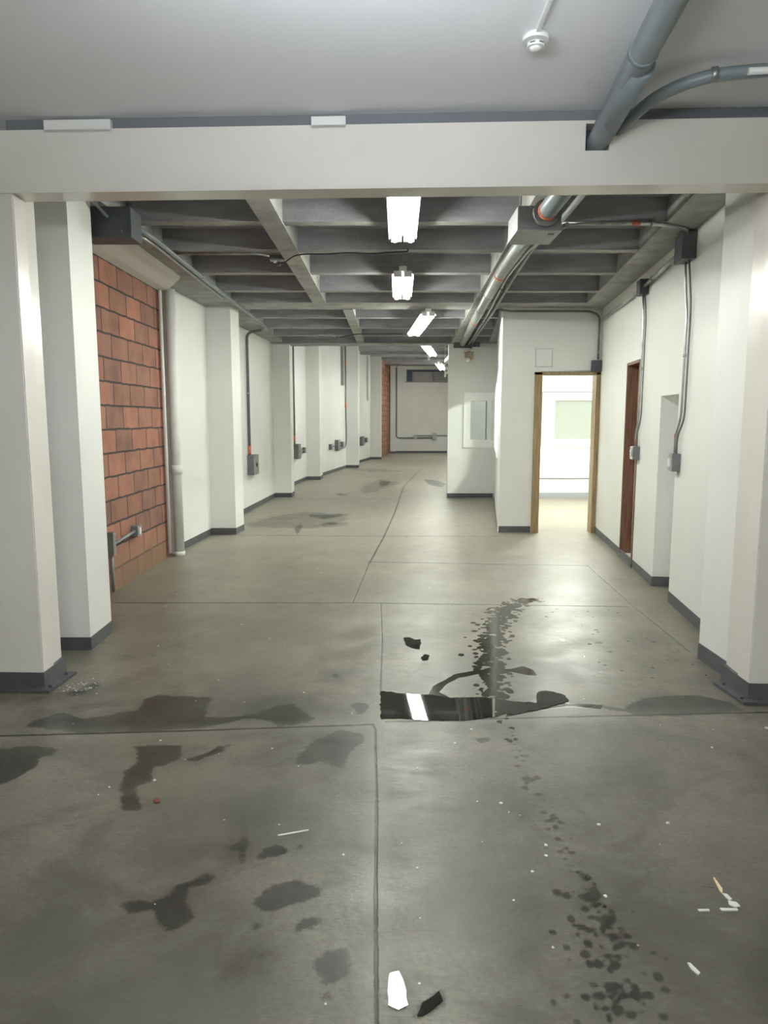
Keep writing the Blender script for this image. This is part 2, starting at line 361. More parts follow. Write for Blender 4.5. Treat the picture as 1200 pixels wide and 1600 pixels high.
base = mixc(rng_(mid, .35, .7, 0, .55), base, (.19, .18, .15))
base = mixc(rng_(patch, .54, .66, 0, .6, True), base, (.08, .076, .064))
grime = noise(1.7, 9, rough=.7, dist=.6)
base = mixc(rng_(grime, .48, .64, 0, .75, True), base, (.052, .048, .038))
base = mixc(rng_(broom, .3, .7, .42, 0), base, (.065, .063, .057))
base = mixc(rng_(fine, .3, .75, .45, 0), base, (.05, .05, .048))
sepf = nd('ShaderNodeSeparateXYZ'); L.new(pos, sepf.inputs[0])
far_lit = math_('MULTIPLY', rng_(math_('ADD', sepf.outputs[1], math_('MULTIPLY', math_('SUBTRACT', patch, .5), 3.)), 3.6, 9., 0, .66), rng_(mid, .3, .6, .75, 1))
base = mixc(far_lit, base, (.36, .35, .305))  # floor paler with depth: stronger light of the hall put into the colour
# pale specks of plaster dust
vor = nd('ShaderNodeTexVoronoi'); L.new(pos, vor.inputs['Vector']); vor.inputs['Scale'].default_value = 9
spk = math_('MULTIPLY', math_('LESS_THAN', vor.outputs['Distance'], .035), math_('GREATER_THAN', noise(2.2, 2), .55))
base = mixc(math_('MULTIPLY', spk, .7), base, (.6, .6, .56))
base = vmath('MULTIPLY', base, (1.04, .995, .91))
# damp marks
aw = nd('ShaderNodeAttribute', attribute_name='wet').outputs['Fac']; af = nd('ShaderNodeAttribute', attribute_name='faint').outputs['Fac']
ad_ = nd('ShaderNodeAttribute', attribute_name='drip').outputs['Fac']
rag = math_('MULTIPLY', math_('SUBTRACT', noise(9, 10, rough=.8), .5), .24)
dw = math_('ADD', aw, math_('MULTIPLY', rag, rng_(aw, -.08, .02, 1, .35)))
stain = math_('MULTIPLY', rng_(dw, -.008, .006, 1, 0), rng_(noise(6, 8, rough=.7), .32, .55, .72, 1))
dropm = rng_(math_('ADD', ad_, math_('MULTIPLY', rag, .06)), -.003, .003, 1, 0)
wetm = math_('MAXIMUM', stain, dropm)
fm_ = math_('MULTIPLY', rng_(math_('ADD', af, math_('MULTIPLY', math_('SUBTRACT', noise(5, 8, rough=.7), .5), .45)), -.06, .07, 1, 0, True), .62)
base = mixc(fm_, base, (.078, .074, .064))
base = mixc(stain, base, (.021, .019, .014))
base = mixc(math_('MULTIPLY', dropm, .88), base, (.022, .02, .015))
# saw cut joints, straight in the slab and a little chipped
dj = None
jit = math_('MULTIPLY', math_('SUBTRACT', noise(25, 6, rough=.75), .5), .014)
for line in JOINTS:
    for a, b in zip(line, line[1:]):
        a3 = (a[0], a[1], 0); ba = (b[0]-a[0], b[1]-a[1], 0); l2 = ba[0]**2+ba[1]**2
        pa = vmath('SUBTRACT', pos, a3)
        h = math_('DIVIDE', vmath('DOT_PRODUCT', pa, ba, out=1), l2, clamp=True)
        d = vmath('LENGTH', vmath('SUBTRACT', pa, vmath('SCALE', ba, s=h)), out=1)
        if abs(ba[0]) > abs(ba[1]): d = math_('MULTIPLY', d, .6 if a[1] < 4 else .35)
        elif a[1] > 9 or b[1] > 9: d = math_('MULTIPLY', d, .5)
        dj = d if dj is None else math_('MINIMUM', dj, d)
djn = math_('ADD', dj, jit)
sep = nd('ShaderNodeSeparateXYZ'); L.new(pos, sep.inputs[0])
jw = rng_(djn, .003, .0075, 1, 0)
jh = rng_(math_('ADD', dj, math_('MULTIPLY', jit, 3)), .0, .06, .14, 0)
base = mixc(jh, base, (.30, .295, .262))
base = mixc(math_('MULTIPLY', jw, .95), base, (.018, .017, .016))
L.new(base, PB.inputs['Base Color'])
rg = rng_(mid, .3, .7, .31, .50)
rg = math_('ADD', rg, math_('MULTIPLY', rng_(noise(9, 5, brush), .3, .7, -.07, .07), math_('SUBTRACT', 1.0, wetm)))
rm = nd('ShaderNodeMix'); rm.data_type = 'FLOAT'; setin(rm, 0, math_('MULTIPLY', dropm, rng_(sep.outputs[1], 3.1, 3.5, .3, .92))); setin(rm, 2, math_('ADD', rg, math_('MULTIPLY', stain, -.02))); rm.inputs[3].default_value = .07
L.new(rm.outputs[0], PB.inputs['Roughness'])
bp = nd('ShaderNodeBump'); bp.inputs['Strength'].default_value = .35; bp.inputs['Distance'].default_value = .006
hh = math_('SUBTRACT', math_('ADD', math_('MULTIPLY', fine, .3), math_('ADD', math_('MULTIPLY', math_('MULTIPLY', broom, .22), math_('SUBTRACT', 1.0, wetm)), mid)), math_('MULTIPLY', jw, .5))
L.new(math_('MULTIPLY', math_('MULTIPLY_ADD', wetm, -.75, 1.0), .35), bp.inputs['Strength']); L.new(hh, bp.inputs['Height']); L.new(bp.outputs[0], PB.inputs['Normal'])
PB.inputs['Specular IOR Level'].default_value = .4
me.materials.append(fm)
fl = bpy.data.objects.new('floor', me); COL.objects.link(fl); tag(fl, 'worn grey concrete floor with saw cut joints and damp dark stains', 'floor', kind='structure')

# standing water: low convex skins of water on the slab
def puddle(poly, label, rough=.035, amp=.02, seed=1):
    r = random.Random(seed); pts = []
    for i in range(len(poly)):
        a = Vector(poly[i]); b = Vector(poly[(i+1) % len(poly)]); n = max(1, int((b-a).length/.018)); d = (b-a)
        nn = Vector((d.y, -d.x)).normalized() if d.length else Vector((0, 0))
        for k in range(n):
            t = k/n; pts.append(a+d*t + nn*(r.uniform(-1, 1)*amp*.35 + math.sin(t*math.pi)*r.choice((-1, 1))*amp*.15))
    bm = new(); prism(bm, [tuple(p) for p in pts], .0004, .0022)
    o = link('puddle', bm, WATER)
    return tag(o, label, 'puddle', 'puddles of water on the concrete floor')
WATER = mat('shallow_water_on_dark_concrete', (.02, .019, .016), .03, spec=.55)
WATER.node_tree.nodes['Principled BSDF'].inputs['IOR'].default_value = 1.4
puddle(PUDDLES['main'], 'long mirror like puddle along the floor joint right of the centre seam', seed=2)
puddle(PUDDLES['a'], 'small puddle beyond the long one, the larger of two dots', amp=.012, seed=3)
puddle(PUDDLES['b'], 'tiny dark puddle just nearer than the other small puddle', amp=.008, seed=4)
puddle(PUDDLES['d'], 'small narrow bright puddle beside the seam at the bottom edge', amp=.005, seed=5)
puddle(PUDDLES['e'], 'small dark oval puddle slanting at the bottom edge', amp=.005, seed=6)

# crumbs lying on the slab
def crumb(pts, m, label, name='plaster_crumb', cat='debris', h=.004, group=None):
    bm = new(); prism(bm, pts, .0, h); o = link(name, bm, m); return tag(o, label, cat, group)
crumb([(1.083, 2.16), (1.087, 2.16), (1.087, 2.105), (1.078, 2.085), (1.074, 2.09)], YEL, 'thin yellowish sliver of plaster pointing away, lower right floor', 'plaster_sliver')
crumb([(1.076, 2.083), (1.09, 2.078), (1.094, 2.055), (1.084, 2.048), (1.078, 2.062)], CHIP, 'white plaster flake at the near end of the yellowish sliver')
crumb([(1.078, 2.048), (1.10, 2.04), (1.104, 2.022), (1.085, 2.018), (1.072, 2.03)], CHIP, 'largest white plaster flake of the lower right crumbs')
crumb([(1.035, 2.013), (1.088, 2.012), (1.088, 2.003), (1.037, 2.002)], CHIP, 'flat white plaster strip lying across below the largest flake')
crumb([(.965, 2.008), (1.0, 2.009), (1.0, 2.002), (.967, 2.001)], CHIP, 'short white plaster strip left of the other crumbs')
crumb([(.842, 1.792), (.85, 1.79), (.862, 1.755), (.853, 1.748), (.843, 1.77)], CHIP, 'single white elongated plaster chip at the lower right')
crumb([(-.912, 2.635), (-.9, 2.652), (-.888, 2.64), (-.882, 2.622), (-.9, 2.618)], LEAF, 'dark red dry leaf scrap on the left floor', 'leaf_scrap', 'leaf', .006)
crumb([(-.385, 2.402), (-.33, 2.42), (-.277, 2.436), (-.276, 2.431), (-.33, 2.413), (-.384, 2.397)], CHIP, 'thin white thread like sliver on the floor left of the seam', 'plaster_sliver')
cr = new(); r5 = random.Random(11)
def bit(x, y, s):
    k = r5.randint(4, 6); a0 = r5.random()*6
    prism(cr, [(x+math.cos(a0+j*2*math.pi/k)*s*r5.uniform(.6, 1.2), y+math.sin(a0+j*2*math.pi/k)*s*r5.uniform(.6, 1.2)) for j in range(k)], 0, s*.5)
for k in range(60): bit(-1.72+r5.gauss(0, .06), 3.84+r5.gauss(0, .05), r5.uniform(.002, .006))
for k in range(90):
    y = r5.uniform(1.8, 9); bit(r5.uniform(-1.8, 1.8)*min(1, y/3.6), y, r5.uniform(.002, .005)*(1+y*.08))
for x, y, s in ((.573, 2.34, .008), (.56, 2.28, .007), (.80, 2.47, .008), (1.06, 2.48, .008), (.70, 2.07, .009), (.46, 2.62, .007), (1.87, 3.3, .012), (.145, 2.9, .006)): bit(x, y, s)
tag(link('plaster_crumbs', cr, CHIP), 'tiny white plaster crumbs strewn over the concrete floor', 'debris', kind='stuff')

# ================================================================ FRONT ROOM SHELL
struct('ceiling', B((-3.9, -3, 3.0), (3.9, 3.83, 3.12)), WHITE2, 'smooth white ceiling of the near room', 'ceiling')
struct('wall_near_left', B((-3.9, -3, 0), (-3.7, 3.9, 3.0)), WHITE, 'white left wall of the near room', 'wall')
struct('wall_near_right', B((3.7, -3, 0), (3.9, 3.7, 3.0)), WHITE, 'white right wall of the near room', 'wall')
struct('wall_behind', B((-3.9, -3.2, 0), (3.9, -3, 3.0)), WHITE, 'white wall behind the viewpoint', 'wall')
bm = new(); box(bm, (-3.9, 4.0, 0), (-2.3, 4.1, 3.3)); struct('wall_left_return', bm, WHITE, 'white wall closing the gap left of the left column', 'wall')
bm = new(); box(bm, (2.3, 3.85, 0), (3.9, 3.95, 3.3)); struct('wall_right_return', bm, WHITE, 'white wall closing the gap right of the right column', 'wall')

BF = lambda x: 3.72-.0417*x       # front plane of beam and columns
zb, zt = 2.638, 2.94
bm = new()
x0, x1 = -3.7, 3.7
def bseg(xa, xb, z0, z1): prism(bm, [(xa, BF(xa)), (xb, BF(xb)), (xb, BF(xb)+.15), (xa, BF(xa)+.15)], z0, z1)
hx0, hx1, hz0, hz1 = .985, 1.10, 2.80, 2.925
bseg(x0, hx0, zb, zt); bseg(hx1+.045, x1, zb, zt); bseg(hx0, hx1+.045, zb, hz0); bseg(hx0, hx1+.045, hz1, zt); bseg(hx1, hx1+.045, hz0, hz0+.075)
tag(link('beam', bm, GLOSS), 'glossy white beam spanning the opening between the two columns', 'beam', kind='structure')
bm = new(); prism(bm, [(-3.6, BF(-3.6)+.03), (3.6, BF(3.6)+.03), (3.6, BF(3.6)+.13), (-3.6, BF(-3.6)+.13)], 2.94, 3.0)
struct('trim_1', bm, GAP, 'shadow coloured strip in the gap between beam and near ceiling', 'trim')
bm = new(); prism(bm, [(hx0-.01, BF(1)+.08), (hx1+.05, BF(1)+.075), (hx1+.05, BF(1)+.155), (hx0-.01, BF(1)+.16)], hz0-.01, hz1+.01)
struct('trim_2', bm, HOLE, 'slate coloured block inside the square hole in the beam', 'trim')  # slate coloured block closes the back of the hole
for xa, xb, zz, lb in ((-1.71, -1.37, .045, 'long white filler strip on the beam at the upper left'), (-.36, -.19, .04, 'short white filler strip on top of the beam near the centre')):
    bm = new(); prism(bm, [(xa, BF(xa)), (xb, BF(xb)), (xb, BF(xb)+.12), (xa, BF(xa)+.12)], 2.925, 2.94+zz)
    tag(link('filler_strip', bm, PLASTIC), lb, 'filler strip', 'filler strips above the beam')

def column(xa, xb, d, side, label):
    """box column; inner face at xb; side=+1 inner face looks to +x"""
    y0 = BF(xb); t = thing('column', ((xa+xb)/2, y0+d/2, 0), label, 'column', 'white columns carrying the beam', 'structure')
    bm = new(); prism(bm, [(xa, BF(xa)), (xb, BF(xb)), (xb, BF(xb)+.13), (xa, BF(xa)+.13)], 0, 2.638); link('shaft', bm, GLOSS, t, .006)
    bm = new(); prism(bm, [(xa, BF(xa)+.13), (xb-side*.012, BF(xb)+.13), (xb-side*.02, BF(xb)+d), (xa, BF(xa)+d)], 0, 2.95); link('rear_channel', bm, GLOSS, t, .004)
    e = side*.004
    bm = new(); prism(bm, [(xa, BF(xa)-.004), (xb+e, BF(xb)-.004), (xb+e, BF(xb)+d), (xa, BF(xa)+d)], 0, .1); link('paint_band', bm, BAND, t)
    bm = new(); prism(bm, [(xa, BF(xa)-.055), (xb+side*.05, BF(xb)-.055), (xb+side*.075, BF(xb)+.25), (xa, BF(xa)+.25)], 0, .016); link('base_plate', bm, STEEL, t, .002)
    for dy in (.0, .2): link('anchor_bolt', T([(xb+side*.035, BF(xb)+dy, .016), (xb+side*.035, BF(xb)+dy, .03)], .009, 6), STEEL, t)
    return t
column(-2.3, -1.893, .27, 1, 'white box column on the left on a dark steel base plate')
column(2.3, 1.948, .30, -1, 'white box column on the right on a dark steel base plate')

# ================================================================ LEFT SIDE
def pillar(front, xl, xr, back, xb, label, zt=2.9, band=.085):
    t = thing('pillar', ((xl+xr)/2, (front+back)/2, 0), label, 'pillar', 'white pillars along the left wall' if xl < 1 and xr < 1 else 'white pillars', 'structure')
    bm = new(); prism(bm, [(xl, front), (xr, front), (xb, back), (xl, back)], 0, zt); link('shaft', bm, WHITE, t)
    s = .004 if xr > xl else -.004
    bm = new(); prism(bm, [(xl, front-.004), (xr+s, front-.004), (xb+s, back+.004), (xl, back+.004)], 0, band); link('paint_band', bm, BAND, t)
    return t
pillar(4.49, -2.45, -1.915, 4.874, -1.925, 'nearest white pillar on the left, beside the brick wall', 3.3)
pillar(9.16, -2.42, -1.93, 9.50, -1.893, 'second white pillar on the left, past the clay block wall')
pillar(13.57, -2.3, -1.771, 14.04, -1.78, 'third white pillar on the left, with a conduit behind it', 3.75)
pillar(17.5, -2.1, -1.575, 18.05, -1.56, 'fourth white pillar on the left', 3.75)
pillar(21.8, -1.36, -.78, 22.7, -.79, 'fifth white pillar on the left, right of a long conduit', 3.75)
pillar(26.4, -.7, -.10, 27.1, -.09, 'farthest white pillar on the left, in front of the brown wall', 3.75)
pillar(31.0, .27, .5, 31.3, .5, 'narrow pale pillar in the far left corner', 3.75)
struct('wall_left_brick', (lambda b: (wallseg(b, (-2.36, 7.78), (-2.345, 4.87), 0, 2.9, .2), b)[1])(new()), BRICK, 'unpainted orange clay block wall between the first two left pillars', 'wall')
def wl(a, b, z, lb, name='wall_left', band=.085):
    bm = new(); wallseg(bm, b, a, 0, z, .2); o = struct(name, bm, WHITE, lb, 'wall')
    bm = new(); wallseg(bm, b, a, 0, band, -.004); struct('baseboard_left', bm, BAND, lb.replace('white left wall', 'dark grey painted base band of the left wall'), 'baseboard')
wl((-2.33, 7.85), (-2.244, 9.16), 2.9, 'white left wall between the drainpipe and the second pillar')
wl((-2.30, 9.5), (-2.091, 13.57), 2.9, 'white left wall between second and third pillar')
wl((-2.2, 14.04), (-1.905, 17.5), 3.75, 'white left wall between third and fourth pillar')
wl((-1.72, 18.05), (-1.159, 21.8), 3.75, 'white left wall between fourth and fifth pillar')
wl((-1.14, 22.7), (-.50, 26.4), 3.75, 'white left wall between fifth and farthest pillar')
bm = new(); wallseg(bm, (.27, 31.3), (-.15, 27.1), 0, 3.75, .2); struct('wall_left_far', bm, BRICK, 'brown block wall beyond the farthest left pillar', 'wall')
struct('wall_left_outer', B((-2.9, 4.1, 0), (-2.7, 14, 3.3)), WHITE, 'outer masonry behind the left wall', 'wall')
bm = new(); prism(bm, [(-2.42, 7.78), (-2.30, 7.78), (-2.30, 7.86), (-2.42, 7.86)], 0, 2.9); struct('trim_3', bm, WHITE, 'white plaster strip at the far end of the clay block wall', 'trim')
# plaster lintel above the blocks
bm = new(); prof = [(-2.4, 2.82), (-2.24, 2.835), (-2.0, 2.878), (-1.99, 2.9), (-2.4, 2.9)]
a = [bm.verts.new((x, 4.87, z)) for x, z in prof]; b = [bm.verts.new((x-.03*(x > -2.3), yy, z)) for (x, z), yy in zip(prof, (7.78, 7.7, 7.3, 7.28, 7.78))]
bm.faces.new(a); bm.faces.new(b[::-1])
for i in range(5): bm.faces.new((a[i], b[i], b[(i+1) % 5], a[(i+1) % 5]))
tag(link('lintel', bm, WHITE), 'white plastered lintel over the orange clay block wall', 'lintel', kind='structure')
# drainpipe
t = thing('drainpipe', (-2.255, 7.7, 0), 'white drainpipe standing at the end of the clay block wall', 'pipe')
link('pipe_run', T([(-2.255, 7.72, 0), (-2.255, 7.72, 2.85)], .052, 16), MATTE, t)
link('coupling', T([(-2.255, 7.72, .90), (-2.255, 7.72, 1.0)], .06, 16), MATTE, t)
link('coupling', T([(-2.255, 7.72, 0), (-2.255, 7.72, .05)], .058, 16), MATTE, t)
tag(link('white_conduit', T([(-2.325, 7.6, .05), (-2.325, 7.6, 2.82)], .018, 8), MATTE), 'thin white conduit between clay blocks and drainpipe', 'conduit')

# ================================================================ RIGHT SIDE
RA, RB = Vector((2.249, 4.92)), Vector((2.796, 9.318)); RU = (RB-RA).normalized(); RN = Vector((-RU.y, RU.x))   # RN points into the hall
def rw(y, off=0.): p = RA + RU*((y-RA.y)/RU.y) + RN*off; return (p.x, p.y)
def rbox(bm, y0, y1, o0, o1, z0, z1): prism(bm, [rw(y0, o0), rw(y1, o0), rw(y1, o1), rw(y0, o1)], z0, z1)
D0, D1, N0, N1 = 7.08, 7.68, 5.73, 6.27
bm = new()
rbox(bm, 4.5, N0, 0, -.34, 0, 2.95); rbox(bm, N1, D0, 0, -.34, 0, 2.95); rbox(bm, D1, 9.32, 0, -.34, 0, 2.95)
rbox(bm, D0, D1, 0, -.34, 2.08, 2.95); rbox(bm, D0, D1, 0, -.34, 0, .045)
rbox(bm, N0, N1, -.30, -.34, 0, 1.7)
# niche head with a sloping soffit
q = [(rw(N0, 0), 1.7), (rw(N0, -.34), 1.45)]
a = [bm.verts.new((*rw(y, o), z)) for y in (N0, N1) for o, z in ((0, 1.695), (-.32, 1.50), (-.34, 2.95), (0, 2.95))]
bm.faces.new(a[:4]); bm.faces.new(a[4:][::-1])
for i in range(4): bm.faces.new((a[i], a[(i+1) % 4], a[4+(i+1) % 4], a[4+i]))
struct('wall_right', bm, WHITE, 'white right wall with a brown door opening and a shallow niche', 'wall')
bm = new(); rbox(bm, 4.8, N0, .004, 0, 0, .09); rbox(bm, N1, 9.32, .004, 0, 0, .085); rbox(bm, D0-.02, D1+.02, .02, 0, 0, .045)
rbox(bm, N1-.004, N1, 0, -.29, 0, .09); struct('baseboard_right', bm, BAND, 'dark grey painted base band along the right wall', 'baseboard')
# near right pier
t = thing('pillar', (2.2, 4.15, 0), 'white pier between the right column and the right wall', 'pillar', 'white pillars', 'structure')
bm = new(); prism(bm, [(1.995, 3.93), (1.985, 4.33), (2.7, 4.36), (2.7, 3.93)], 0, 3.3); link('shaft', bm, WHITE, t)
bm = new(); prism(bm, [(1.99, 3.93), (1.981, 4.334), (2.68, 4.364), (2.68, 3.93)], 0, .1); link('paint_band', bm, BAND, t)
bm = new(); prism(bm, [(2.23, 4.36), (2.249, 4.92), (2.6, 4.92), (2.6, 4.36)], 0, 2.95); struct('wall_right_stub', bm, WHITE, 'short white wall just beyond the near right pier', 'wall')
bm = new(); prism(bm, [(2.226, 4.37), (2.245, 4.92), (2.27, 4.92), (2.27, 4.37)], 0, .09); struct('baseboard_right_stub', bm, BAND, 'dark base band just beyond the near right pier', 'baseboard')
# dark wooden door in the right wall
t = thing('door_1', (*rw(7.4, -.1), 0), 'dark brown wooden door set back in the right wall', 'door', kind='structure')
bm = new(); rbox(bm, D1-.03, D1, .012, -.3, .045, 2.08); rbox(bm, D0, D0+.03, .012, -.3, .045, 2.08); rbox(bm, D0, D1, .012, -.3, 2.05, 2.08); link('door_frame', bm, DWOOD, t)
bm = new(); rbox(bm, D1-.045, D1-.03, -.05, -.2, .045, 2.05); link('door_stop', bm, DWOOD, t)
bm = new(); rbox(bm, D0+.03, D1-.03, -.2, -.24, .05, 2.05); dl = link('door_leaf', bm, DWOOD, t)
hx = Vector((*rw(7.2, -.15), 1.0)); bm = new(); sphere(bm, hx, .028); tube(bm, [hx, Vector((*rw(7.2, -.2), 1.0))], .01); link('door_knob', bm, GALV, dl)

# ================================================================ OFFICE BLOCK
LX = 1.52
bm = new()
DX0, DX1, DZ = 2.02, 2.79, 2.06
box(bm, (LX, 9.32, 0), (DX0, 9.44, 2.9)); box(bm, (DX1, 9.32, 0), (5.2, 9.44, 2.9)); box(bm, (DX0, 9.32, DZ), (DX1, 9.44, 2.9))
struct('wall_office_front', bm, WHITE, 'white partition wall with the lit doorway', 'wall')
struct('baseboard_office_front', B((LX, 9.316, 0), (DX0-.08, 9.32, .085)), BAND, 'dark base band left of the lit doorway', 'baseboard')
# side wall with a window, slanting away
SA, SB = Vector((LX, 9.44)), Vector((2.10, 13.50)); SU = (SB-SA).normalized(); SNN = Vector((SU.y, -SU.x))
def sw(y, off=0.): p = SA+SU*((y-SA.y)/SU.y)+SNN*off; return (p.x, p.y)
def sbox(bm, y0, y1, o0, o1, z0, z1): prism(bm, [sw(y0, o0), sw(y1, o0), sw(y1, o1), sw(y0, o1)], z0, z1)
W0, W1 = 10.0, 12.9
bm = new(); sbox(bm, 9.44, W0, 0, .1, 0, 2.9); sbox(bm, W1, 13.5, 0, .1, 0, 2.9); sbox(bm, W0, W1, 0, .1, 0, .95); sbox(bm, W0, W1, 0, .1, 2.12, 2.9)
struct('wall_office_side', bm, WHITE, 'white side wall of the lit room with a long window', 'wall')
bm = new(); sbox(bm, 9.44, 13.5, -.004, 0, 0, .085); struct('baseboard_office_side', bm, BAND, 'dark base band of the lit room side wall', 'baseboard')
t = thing('window_1', (*sw(11.4), .95), 'white framed window in the side wall of the lit room, seen edge on', 'window', kind='structure')
bm = new(); sbox(bm, W0, W1, -.02, .11, .95, 1.01); sbox(bm, W0, W1, -.02, .11, 2.06, 2.12)
for y in (W0, 11.4, W1-.06): sbox(bm, y, y+.06, -.02, .11, 1.01, 2.06)
link('window_frame', bm, WFRAME, t)
bm = new(); sbox(bm, W0+.06, W1-.06, .045, .051, 1.01, 2.06); link('window_glass', bm, glass('clear_glass', (.7, .72, .7), .12), t)
# rear partition: part of it faces the hall, part the lit room
PY = 13.5
WX0, WX1, WZ0, WZ1 = 1.53, 2.10, .985, 1.95
VX0, VX1, VZ0, VZ1 = 3.12, 4.6, 1.0, 1.95
bm = new()
for xa, xb in ((1.205, WX0), (WX1, VX0), (VX1, 5.2)): box(bm, (xa, PY, 0), (xb, PY+.12, 2.9))
for xa, xb, za, zc in ((WX0, WX1, WZ0, WZ1), (VX0, VX1, VZ0, VZ1)): box(bm, (xa, PY, 0), (xb, PY+.12, za)); box(bm, (xa, PY, zc), (xb, PY+.12, 2.9))
struct('wall_rear_partition', bm, WHITE, 'white partition facing the hall with a small white window', 'wall')
struct('baseboard_rear_partition', B((1.205, PY-.004, 0), (2.08, PY, .085)), BAND, 'dark base band under the small white window', 'baseboard')
struct('baseboard_office_rear', B((2.2, PY-.004, 0), (5.0, PY, .1)), mat('mid_grey_base_paint', (.3, .32, .34), .5), 'grey base band at the back of the lit room', 'baseboard')
def pwin(name, xa, xb, za, zc, fw, gm, lb, div):
    t = thing(name, ((xa+xb)/2, PY, za), lb, 'window', kind='structure')
    bm = new(); y0, y1 = PY-.035, PY+.08
    box(bm, (xa-.03, y0, za-.03), (xb+.03, y1, za+fw)); box(bm, (xa-.03, y0, zc-fw), (xb+.03, y1, zc+.03)); box(bm, (xa-.03, y0, za+fw), (xa+fw*.8, y1, zc-fw)); box(bm, (xb-fw*.5, y0, za+fw), (xb+.03, y1, zc-fw))
    link('window_frame', bm, WFRAME, t)
    link('window_glass', B((xa+fw*.8, PY+.03, za+fw), (xb-fw*.5, PY+.036, zc-fw)), gm, t)
    for d in div: link('mullion', B((d-.008, PY+.02, za+fw), (d+.008, PY+.05, zc-fw)), GREYBOX, t)
pwin('window_2', WX0, WX1, WZ0, WZ1, .12, GLASS, 'small white framed window in the partition facing the hall', (1.93,))
pwin('window_3', VX0, VX1, VZ0, VZ1, .11, GGLASS, 'greenish window in the back wall of the lit room', ())
struct('trim_4', B((2.95, PY-.012, .36), (5.0, PY, .375)), GREYBOX, 'thin line along the lower back wall of the lit room', 'trim')
bm = new(); box(bm, (2.955, PY-.015, .98), (2.975, PY, 2.0)); box(bm, (2.955, PY-.015, 1.985), (5.0, PY, 2.0)); struct('trim_5', bm, SHUT, 'thin casing around the greenish window', 'trim')
# lit room remaining shell
bm = new(); prism(bm, [(sw(9.44, .1)[0], 9.44), (sw(13.5, .1)[0], 13.5), (5.0, 13.5), (5.0, 9.44)], 2.60, 2.66); struct('ceiling_office', bm, WHITE, 'white ceiling of the lit room', 'ceiling')
struct('wall_office_right', B((5.0, 9.44, 0), (5.2, 17.6, 2.9)), IVORY, 'cream right wall of the lit room', 'wall')
# store room behind the partition
struct('wall_store_rear', B((1.6, 17.4, 0), (5.0, 17.6, 2.9)), WHITE, 'rear wall of the room behind the partition', 'wall')
struct('ceiling_store', B((1.45, 13.62, 2.84), (5.0, 17.4, 2.9)), WHITE, 'ceiling of the room behind the partition', 'ceiling')
# hall right wall beyond the block
bm = new(); prism(bm, [(1.205, 13.62), (4.0, 31.3), (4.2, 31.3), (1.45, 13.62)], 0, 3.75); struct('wall_right_far', bm, WHITE, 'white right wall of the far hall', 'wall')
# doorway of the lit room
t = thing('door_2', ((DX0+DX1)/2, 9.38, 0), 'open doorway with a varnished wooden frame into the lit room', 'door', kind='structure')
y0, y1 = 9.29, 9.46
link('door_jamb', B((DX0-.075, y0, 0), (DX0+.02, y1, DZ+.03)), WOOD, t); link('door_jamb', B((DX1-.055, y0, 0), (DX1-.0, y1, DZ+.03)), WOOD, t); link('door_head', B((DX0-.075, y0, DZ), (DX1, y1, DZ+.035)), WOOD, t)
link('hinge', B((DX0+.02, y0+.02, 1.6), (DX0+.026, y0+.05, 1.7)), GALV, t); link('hinge', B((DX0+.02, y0+.02, .3), (DX0+.026, y0+.05, .4)), GALV, t)

# ================================================================ FAR END
FY = 31.3
fx0, fx1, fz0, fz1 = .98, 2.9, 3.1, 3.6
bm = new(); box(bm, (.27, FY, 0), (4.2, FY+.2, fz0)); box(bm, (.27, FY, fz0), (fx0, FY+.2, 3.75)); box(bm, (fx0, FY, fz1), (4.2, FY+.2, 3.75)); box(bm, (fx1, FY, fz0), (4.2, FY+.2, fz1)); box(bm, (fx0, FY+.18, fz0), (fx1, FY+.2, fz1))
struct('wall_far', bm, WHITE, 'pale far end wall with a high strip window', 'wall')
struct('baseboard_far', B((.5, FY-.005, 0), (4.0, FY, .09)), BAND, 'dark base band of the far end wall', 'baseboard')
t = thing('window_4', (1.9, FY, fz0), 'high strip window at the far end, dark on its left', 'window', kind='structure')
bm = new(); box(bm, (fx0, FY-.01, fz0), (fx0+.25, FY+.1, fz1)); box(bm, (fx0+.25, FY-.01, fz1-.09), (fx1, FY+.1, fz1)); link('window_frame', bm, DFRAME, t)
link('sash', B((fx0+.26, FY+.02, fz0+.02), (2.12, FY+.06, fz1-.1)), SHUT, t); link('sash', B((2.15, FY+.04, fz0+.02), (fx1, FY+.08, fz1-.1)), SHUT, t)
link('window_sill', B((fx0-.05, FY-.05, fz0-.05), (fx1, FY+.02, fz0)), SHUT, t)

# ================================================================ HALL CEILING
ZJ = 2.9
ce = thing('ceiling_hall', (0, 9, ZJ), 'unpainted dark concrete ribbed ceiling of the hall', 'ceiling', kind='structure')
link('ceiling_slab', B((-2.7, 3.95, 3.07), (3.2, 13.9, 3.2)), SLAB, ce)
def leftx(y): return -2.6
def joist(y0, y1, name='joist', z=ZJ, m=CONCL):
    xr = min(rw(y0)[0]+.1, 3.0)
    bm = new(); n = 26; L_ = xr+2.5; r = random.Random(int(y0*100))
    # slightly wavy lower edge as in poured concrete
    prof = [(-2.5+L_*k/n, r.uniform(-.004, .004)) for k in range(n+1)]
    for (xa, da), (xb, db) in zip(prof, prof[1:]):
        vs = [bm.verts.new(p) for p in ((xa, y0+da, z+da), (xb, y0+db, z+db), (xb, y1+db, z+db), (xa, y1+da, z+da), (xa, y0+da, 3.07), (xb, y0+db, 3.07), (xb, y1+db, 3.07), (xa, y1+da, 3.07))]
        for f in ((0,3,2,1), (0,1,5,4), (3,7,6,2)): bm.faces.new([vs[i] for i in f])
    bmesh.ops.remove_doubles(bm, verts=bm.verts, dist=1e-5)
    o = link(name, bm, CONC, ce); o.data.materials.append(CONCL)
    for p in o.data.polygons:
        if abs(p.normal.z) > .9: p.material_index = 1  # undersides get the paler tone, light on them put into the colour
    return o
